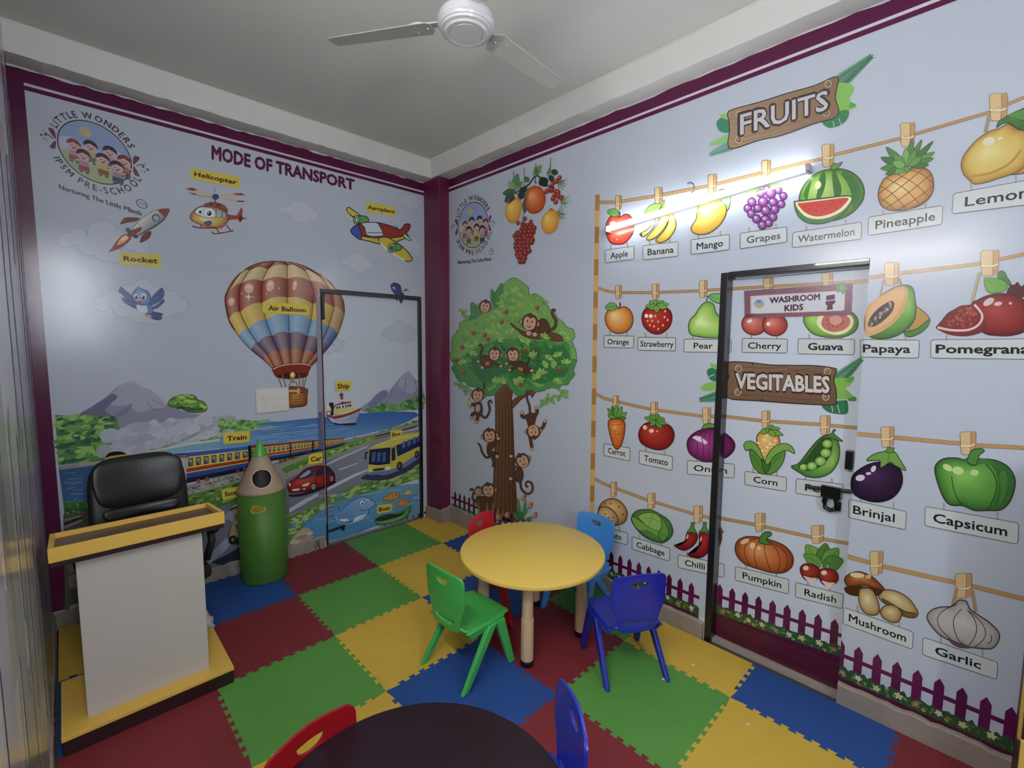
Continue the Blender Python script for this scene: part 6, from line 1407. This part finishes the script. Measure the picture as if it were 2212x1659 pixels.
A = aa(.0052); A.at(*c22); tag_(A, 'Air Balloon', '500 955 892 985 890 1068 498 1050', .13, .94, v0=.32, v1=.74); finA(A, 'name_tag')
# aeroplane
A = aa(.0018); A.at(*c22)
A.S('c9b448', '1218 165 1240 152 1290 185 1360 240 1400 275 1320 290 1280 240 1240 205', OL, 8).P('d8d4b8', '1222 180 1240 215 1290 265 1310 290 1290 285 1235 225')
A.S('5f9a5c', '1280 228 1380 226 1405 270 1330 285 1310 250', OL, 7).E('b8d0a8', 1304, 256, 28, 34, .1, OL, 7).E('5f9a5c', 1304, 258, 17, 20, 0, OL, 5).E('cfe0c0', 1304, 258, 9, 11)
A.S('c9b448', '1340 420 1420 440 1500 460 1620 450 1740 400 1700 380 1500 400 1345 385', OL, 8)
A.S('8f2f26', '1310 300 1360 285 1480 280 1600 310 1660 340 1690 330 1715 295 1758 295 1755 330 1730 370 1700 395 1600 410 1480 410 1390 400 1340 385', OL, 8)
A.S('3f55a0', '1255 345 1280 315 1315 300 1335 345 1345 385 1338 425 1290 395 1262 370', OL, 8)
A.S('c4ccd6', '1345 285 1470 280 1500 310 1528 365 1520 395 1400 392 1370 320', OL, 7).L(OL, 5, '1395 365 1525 366')
for k in range(7): A.L('4a3a20', 4, [(1350+k*22, 398+k*5), (1362+k*22, 401+k*5)], False)
A.S('5f9a5c', '1600 312 1630 312 1660 330 1620 325', OL, 5).S('b8cfa0', '1700 385 1720 380 1768 425 1750 432 1720 412', OL, 6)
A.S('c9b448', '1490 420 1560 405 1640 450 1710 500 1775 580 1760 608 1720 605 1620 545 1540 490', OL, 8).P('dcd8c0', '1492 432 1540 480 1620 540 1720 600 1710 608 1610 552 1530 495')
A.S('5f9a5c', '1590 465 1665 462 1688 500 1660 520 1610 515', OL, 7).E('b8d0a8', 1602, 498, 32, 40, .1, OL, 7).E('5f9a5c', 1602, 500, 20, 26, 0, OL, 5).E('2f4f38', 1602, 500, 11, 14)
finA(A, 'aeroplane_picture')
A = aa(.002); A.at(*c22); tag_(A, 'Aeroplane', '1388 102 1642 155 1638 225 1384 185', .06, .95); finA(A, 'name_tag')
# purple bird cut by the door head
A = aa(.002); A.at(670, 580, 8.5)
A.S('43386a', '1475 320 1500 285 1530 262 1560 262 1640 300 1670 370 1670 420 1720 470 1710 540 1690 600 1665 640 1640 600 1625 555 1590 590 1565 540 1560 480 1510 420 1490 370', '2a2440', 8).E('e0e0e8', 1532, 370, 24, 30).E('1c1c28', 1528, 380, 16, 20)
for x1, y1 in ((1735, 370), (1760, 362), (1785, 375), (1815, 405)): A.L('2f2a48', 10, [(1680, 410), (1740, 405), (x1, y1)])
finA(A, 'purple_bird_picture')
# train
A = aa(.0060); A.at(*c31)
def car_(A, x0, x1, top, bot, cols, nw, dh=.0):
    """one coach between two upright ends: x0,x1 with (y top, y bottom) at each end"""
    (ta, ba), (tb, bb) = top, bot
    q = lambda u, v: (x0+(x1-x0)*u, (ta+(ba-ta)*v)*(1-u)+(tb+(bb-tb)*v)*u)
    def band(c, v0, v1, u0=0, u1=1): A.P(c, [q(u0, v0), q(u1, v0), q(u1, v1), q(u0, v1)])
    band('1a1c2a', 0, 1); band(cols[0], .0, .13); band(cols[1], .13, .52); band(cols[2], .52, .64); band(cols[1], .64, .68); band(cols[3], .68, .84)
    for k in range(nw):
        u0 = (k+.2)/nw; u1 = (k+.82)/nw; band('26282a', .19, .46, u0, u1); band('8a9a98', .22, .43, u0+.1/nw, u1-.1/nw); band('4a5a58', .33, .43, u0+.1/nw, u1-.2/nw)
cols1 = ('2f4a90', 'd0b45a', '9a3a22', '2a4a94')
A.L('2a2628', 10, '1400 990 1800 880 2100 800 2212 770', False).L('bcb8b0', 4, '1400 1000 1800 890 2100 812 2212 782', False)
car_(A, 1590, 2122, (702, 960), (648, 848), cols1, 8)
A.L('3a62b0', 14, '1590 716 2122 662', False); A.P('a0503c', '1420 720 1500 712 1610 735 1600 745 1440 735').P('2f4a90', '1480 708 1600 700 1600 720 1500 722')
for x, y in ((1690, 940), (1765, 922), (2028, 855), (2085, 840)): A.E('7a3a30', x, y, 17, 19).E('a05a48', x, y, 10, 11)
A.S('241a22', '890 755 920 710 960 692 1020 690 1070 705 1085 730 1075 750 1000 755 920 765').P('cdb04e', '893 745 950 728 1085 712 1080 735 960 745 893 762').S('161420', '905 760 1080 735 1080 770 1000 800 915 800')
A.at(*c32)
cols2 = ('8f2f24', 'd0b45a', '9a3a22', '2a4a94')
car_(A, 230, 575, (642, 800), (612, 745), cols2, 9); car_(A, 580, 770, (610, 742), (595, 700), cols2, 7); car_(A, 772, 938, (596, 700), (582, 664), cols2, 6); car_(A, 940, 1040, (582, 664), (577, 632), cols2, 6)
A.P('1c1a20', '215 640 245 638 245 830 225 830').P('1c1a20', '572 612 584 610 584 745 572 748').P('1c1a20', '764 596 776 595 776 700 764 703')
for x, y in ((530, 765), (495, 775), (600, 742), (735, 705), (130, 850)): A.E('6a342c', x, y, 14, 15)
finA(A, 'train_picture')
A = aa(.0066); A.at(*c32); tag_(A, 'Train', '8 535 232 515 230 608 6 630', .15, .88, v0=.32, v1=.72); finA(A, 'name_tag')
# ship
A = aa(.0066); A.at(*c32)
A.P('d4d2cc', '880 280 940 272 945 375 900 385 885 350').S('1c1a1c', '905 285 930 272 945 285 945 375 920 380 925 330').E('d0ccc4', 905, 365, 20, 18, 0, '1c1a1c', 6)
A.G('c9b46a', 'd6cca0', '945 335 965 300 1095 275 1098 300 1130 312 1170 325 1100 360 1000 380 945 375', 950, 300, 1100, 340).P('8f2f28', '945 305 965 290 1030 270 1095 265 1095 282 1010 300 960 318').P('d6d0c4', '962 300 1094 276 1096 312 962 335')
for x in (970, 990, 1020, 1045, 1065, 1082): A.P('1c2430', [(x, 308-(x-970)*.17), (x+13, 306-(x-970)*.17), (x+13, 326-(x-970)*.17), (x, 330-(x-970)*.17)])
A.P('d4cfc8', '1005 240 1028 240 1030 270 1008 275').S('8f2f2c', '995 215 1005 195 1015 188 1025 200 1033 210 1025 222 1028 245 1005 245 1008 222').P('7a2a28', '1010 268 1030 266 1030 280 1010 282')
A.G('bcc4d8', '8f98b8', '888 380 960 400 1080 370 1172 325 1165 380 1140 440 1136 464 1060 466 960 460 920 430', 900, 380, 1130, 460, False, '3a3a48', 4).S('8f2f28', '888 378 960 392 1080 360 1172 322 1170 342 1080 382 960 412 895 392').P('20202a', '930 440 1000 455 1136 445 1136 466 1060 468 960 462').L('7a84a4', 4, '930 400 1000 430 1130 400')
finA(A, 'ship_picture')
A = aa(.0068); A.at(*c32); tag_(A, 'Ship', '965 92 1097 88 1095 168 963 174', .12, .88, v0=.3, v1=.78); finA(A, 'name_tag')
# bus
A = aa(.0066); A.at(*c32)
A.S('3c3c58', '1180 920 1250 880 1400 890 1560 820 1690 740 1690 780 1560 870 1400 930 1260 935')
A.P('c9bc55', '1245 665 1300 635 1440 585 1560 540 1690 525 1690 580 1560 610 1430 650'); A.L('e0d888', 6, '1300 640 1450 590 1690 540')
A.P('c4b44a', '1430 650 1690 555 1690 690 1560 790 1480 860 1425 880').P('c9ba52', '1245 668 1430 650 1425 870 1240 885')
A.P('1f2a50', '1478 640 1690 560 1690 640 1490 735').P('1f2848', '1440 665 1470 650 1475 760 1440 775').P('1c2648', '1250 675 1432 655 1428 795 1330 808 1245 800')
for x in (1530, 1575, 1620, 1660): A.P('4a64a0', [(x, 630-(x-1478)*.37), (x+30, 618-(x-1478)*.37), (x+30, 670-(x-1478)*.37), (x, 690-(x-1478)*.42)])
for x in (1275, 1320, 1365): A.P('4a5f94', [(x, 700), (x+30, 696), (x+24, 775), (x-4, 782)])
A.P('5f7aa8', '1245 868 1425 850 1500 820 1690 690 1690 735 1560 810 1440 880 1250 892').S('3a3c40', '1285 840 1375 830 1370 850 1290 858').E('dcd8c4', 1408, 832, 24, 13, -.2).E('cfcab4', 1262, 848, 16, 11)
for x, y, rx, ry in ((1508, 812, 24, 36), (1655, 715, 18, 32)): A.E('1c1e28', x, y, rx, ry, .15).E('5a6478', x-2, y, rx*.55, ry*.6, .15)
A.L('1c2030', 12, '1240 700 1220 705 1218 760')
finA(A, 'bus_picture')
A = aa(.0070); A.at(*c32); tag_(A, 'Bus', '1433 512 1530 506 1530 562 1432 592', .15, .86); finA(A, 'name_tag')
# car
A = aa(.0066); A.at(*c32)
A.S('26242e', '560 1060 640 1050 760 1020 860 980 950 940 960 960 860 1010 720 1060 600 1078')
A.B('5a1414', '8f2420', 'b04a3c', '555 1000 560 960 600 930 640 900 690 850 740 825 830 812 900 820 940 860 958 900 950 950 900 970 830 1000 760 1020 650 1035 575 1040', 660, 940, '3a1010', 5)
A.S('2f3a5c', '640 915 690 865 740 840 795 850 770 895 700 925').S('8f9cb8', '655 912 700 870 740 850 750 870 700 905').S('26304c', '870 840 920 835 935 870 880 880').S('26304c', '805 850 855 838 860 880 800 900').L('4a1414', 5, '860 820 868 980').L('4a1414', 5, '800 850 790 990')
A.S('d4ccc8', '680 975 740 955 725 980 690 988').S('d0c8c0', '595 1012 655 1005 650 1022 600 1026').S('c9bcb4', '560 960 580 965 575 990').E('d0b090', 695, 1010, 12, 7)
for x, y, rx, ry in ((778, 990, 26, 34), (932, 922, 20, 32)): A.E('1c1c22', x, y, rx, ry, .1).E('8f9098', x-2, y, rx*.7, ry*.72, .1).E('5a5c64', x-2, y, rx*.3, ry*.3)
finA(A, 'car_picture')
A = aa(.0070); A.at(*c32); tag_(A, 'Car', '735 715 850 700 850 785 732 800', .16, .95, v0=.3, v1=.75); finA(A, 'name_tag')
# scooter
A = aa(.0066); A.at(440, 1000, 6.91)
A.S('2a2c34', '380 1170 560 1090 620 1110 560 1200 420 1210').E('1f1c1c', 425, 1140, 62, 62).E('6a6054', 430, 1140, 28, 30).S('a0885c', '350 1110 380 1050 400 960 420 900 460 900 520 1050 560 1090 540 1120 440 1080', OL, 8).S('8f7a50', '440 860 470 800 520 780 600 800 600 900 520 900', OL, 6).S('a89468', '430 880 500 850 540 900 500 920')
A.E('b8947c', 510, 710, 75, 62, 0, '6a4a3a', 5).S('b0a070', '395 690 430 630 500 600 560 605 560 650 480 650 420 705', '5a4a30', 6).L('2a2420', 22, '395 700 440 670 500 655 560 650').L('5a2a24', 6, '470 740 510 748 545 740').E('2a2420', 480, 690, 9, 11)
A.S('8f9098', '350 820 400 740 440 760 450 830 420 870')
finA(A, 'scooter_picture')
A = aa(.0068); A.at(440, 1000, 6.91); tag_(A, 'Scooter', '258 395 640 320 640 480 280 550', .12, .92); finA(A, 'name_tag')
# dolphin, fish, boat
A = aa(.0066); A.at(*c32)
A.G('7fa4cc', '5a86b8', '890 1180 990 1160 1000 1195 1080 1130 1160 1085 1220 1080 1265 1105 1300 1120 1290 1155 1250 1180 1240 1220 1180 1250 1110 1285 1030 1295 975 1270 945 1235 890 1245 880 1215', 1160, 1090, 1080, 1290, True, '2a4a7c', 5)
A.S('d0d8dc', '990 1272 1060 1262 1075 1280 1030 1292').S('d0d8dc', '1115 1290 1130 1255 1180 1235 1230 1225 1180 1262').E('dce4ec', 1190, 1130, 17, 20).E('dce4ec', 1238, 1112, 13, 16).E('1c2a48', 1192, 1136, 8, 11).E('1c2a48', 1238, 1116, 6, 9).L('24406c', 5, '1165 1190 1210 1192 1250 1185').L('2a4a7c', 4, '880 1210 960 1190 1000 1165')
A.L('b8d0dc', 6, '960 1240 1000 1300 1100 1300 1200 1260')
finA(A, 'dolphin_picture')
A = aa(.0066); A.at(*c32)
for (x, y, s_, c, ol) in ((1440, 1078, 1, 'c98a4a', '6a4420'), (1535, 1130, .8, 'c98a4a', '6a4420'), (1650, 1085, .7, '7fa8cc', '2a4a7c'), (1580, 1042, .55, 'c9bc7a', '8f8450')):
    A.S(c, [(x+dx*s_, y+dy*s_) for dx, dy in ((-75, 5), (-60, 30), (-68, 42), (-35, 22), (0, 34), (40, 18), (62, -10), (58, -32), (20, -40), (-20, -28), (-42, -2))], ol, 4).E('2a2018', x+40*s_, y-16*s_, 5*s_+1).L(ol, 3, [(x+10*s_, y-30*s_), (x+5*s_, y), (x+14*s_, y+24*s_)])
finA(A, 'fish_picture')
A = aa(.0068); A.at(*c32)
A.S('4f8a50', '1300 1275 1340 1245 1420 1225 1500 1210 1570 1180 1610 1150 1590 1215 1560 1270 1500 1300 1400 1318 1330 1315', '24401f', 5).S('3a2c28', '1305 1275 1345 1250 1420 1230 1500 1225 1550 1205 1520 1235 1440 1260 1350 1282', '2a1c18', 4).S('6aa868', '1310 1290 1400 1285 1500 1255 1580 1200 1560 1235 1480 1280 1380 1302').L('24401f', 4, '1310 1300 1420 1300 1540 1260 1600 1180').L('5a4034', 7, '1370 1262 1400 1240').E('5a3428', 1380, 1240, 12, 10)
finA(A, 'rowing_boat_picture')
A = aa(.0110); A.at(*c32); tag_(A, 'Boat', '1318 1150 1440 1135 1440 1195 1316 1222', .12, .88, v0=.26, v1=.76); finA(A, 'name_tag')
# purple-grey wrap of the sheet round the door post
A = aa(.0112); A.at(0, 0, 1); A.only = 'wall'
A.P('8f8c9a', '682 640 690.5 640 695 890 686 890').P('54607c', '686 890 695 890 698 970 688 970'); A.done('sheet_overlap_strip', mA)
# ------------------------------------------------------------------ washroom sign on the door (a plate of its own)
q = [at(x, y, 0, .0655) for x, y in ((1608, 628), (1842, 613), (1839, 680), (1609, 687))]
bm = bmesh.new(); hull8(bm, [Vector((.0675, p.y, p.z)) for p in q], [Vector((.064, p.y, p.z)) for p in q]); bmesh.ops.recalc_face_normals(bm, faces=bm.faces)
sg_ = tag(obj('washroom_sign', bm, mat('sign_board', 'b9a4ae', .3, g=1.3)), 'plum checked sign reading WASHROOM KIDS on the right door', 'sign')
SURF['D'] = (0, .0638, None, None)
A = Art('D'); A.at(0, 0, 1); Q = [(1608, 628), (1842, 613), (1839, 680), (1609, 687)]
m_ = lambda u, v: A.quadmap(Q, u, v)
A.P('b49aa6', [m_(0, 0), m_(1, 0), m_(1, 1), m_(0, 1)])
for k in range(60): A.P('74405c', [m_(k/60, 0), m_((k+.55)/60, 0), m_((k+.55)/60, 1), m_(k/60, 1)])
for k in range(17): A.P('6a3450', [m_(0, k/17), m_(1, k/17), m_(1, (k+.45)/17), m_(0, (k+.45)/17)])
def rr(u0, u1, v0, v1, r=.03):
    return [m_(u, v) for u, v in rrect(u0, u1, v0, v1, r, 4)]
A.P('cdbf9a', rr(.055, .935, .2, .86, .035)).P('c9cad0', rr(.065, .925, .23, .83, .03))
A.text('WASHROOM', '4f1c3c', *m_(.235, .5), *m_(.70, .46), 11.5, 12.5, .045); A.text('KIDS', '4f1c3c', *m_(.375, .8), *m_(.545, .78), 12, 12.5, .045)
A.P('5a2040', [m_(*p) for p in ((.76, .34), (.84, .31), (.84, .47), (.76, .5))]).P('5a2040', [m_(*p) for p in ((.755, .53), (.845, .5), (.845, .58), (.82, .66), (.825, .8), (.765, .82), (.775, .68), (.755, .62))])
A.E('8fa4c0', *m_(.135, .5), 11, 9).E('b4a088', *m_(.135, .58), 9, 5).E('6a7a9c', *m_(.135, .42), 5, 3)
for k in range(5): a = k*1.256; x, y = m_(.9, .12); A.E('5f8f62', x+7*math.cos(a), y+7*math.sin(a), 6.5, 4.5, a)
A.E('b8b070', *m_(.9, .12), 2.5); A.P('6a3450', [m_(*p) for p in ((.0, .98), (.02, .84), (.05, .9), (.10, .83), (.07, .95), (.05, .98))])
A.done('sign_print', sg_)
# ------------------------------------------------------------------ mural on the wall beside the camera
aC = Art('C', base=-.0008); aC.fill(rect(YB+.02, -.01, .09, 3.2), aC.c('c4c2c8'), True); mC = aC.done('wall_mural', None)[0]
tag(mC, 'pale streaky vinyl mural on the left wall, seen edge on', 'wall mural')
A = Art('C'); A.at(0, 0, 1)
rnd = random.Random(31)
def stripe(y0, y1, z0, z1, c): A.fill([(y0, z0+rnd.uniform(-.05, .05)), (y1, z0+rnd.uniform(-.05, .05)), (y1+rnd.uniform(-.05, .05), z1), (y0+rnd.uniform(-.05, .05), z1+rnd.uniform(-.1, .1))], A.c(c), True)
A.fill(rect(-.16, -.01, .09, 3.2), A.c('6a2a55'), True)
for k in range(60):
    y = -.15-rnd.random()**1.4*2.6; w = rnd.uniform(.05, .25); z0 = rnd.choice((.1, .2, .4, .6, .9)); z1 = z0+rnd.uniform(.3, 1.1)
    stripe(y, y-w, z0, min(z1, 1.9), rnd.choice(('a3a194', 'a89fac', '98998c', 'a9a1ae', '8f8a84', '9f9690', '98a0aa', 'b2afa4', 'a097a6')))
for k in range(16):
    y = -.15-rnd.random()*1.2; stripe(y, y-rnd.uniform(.05, .2), rnd.uniform(.1, 1.8), rnd.uniform(2.0, 3.1), rnd.choice(('a89cb0', 'b0a8b8', '94849c', 'b8b4c0')))
A.done('streak_pictures', mC)
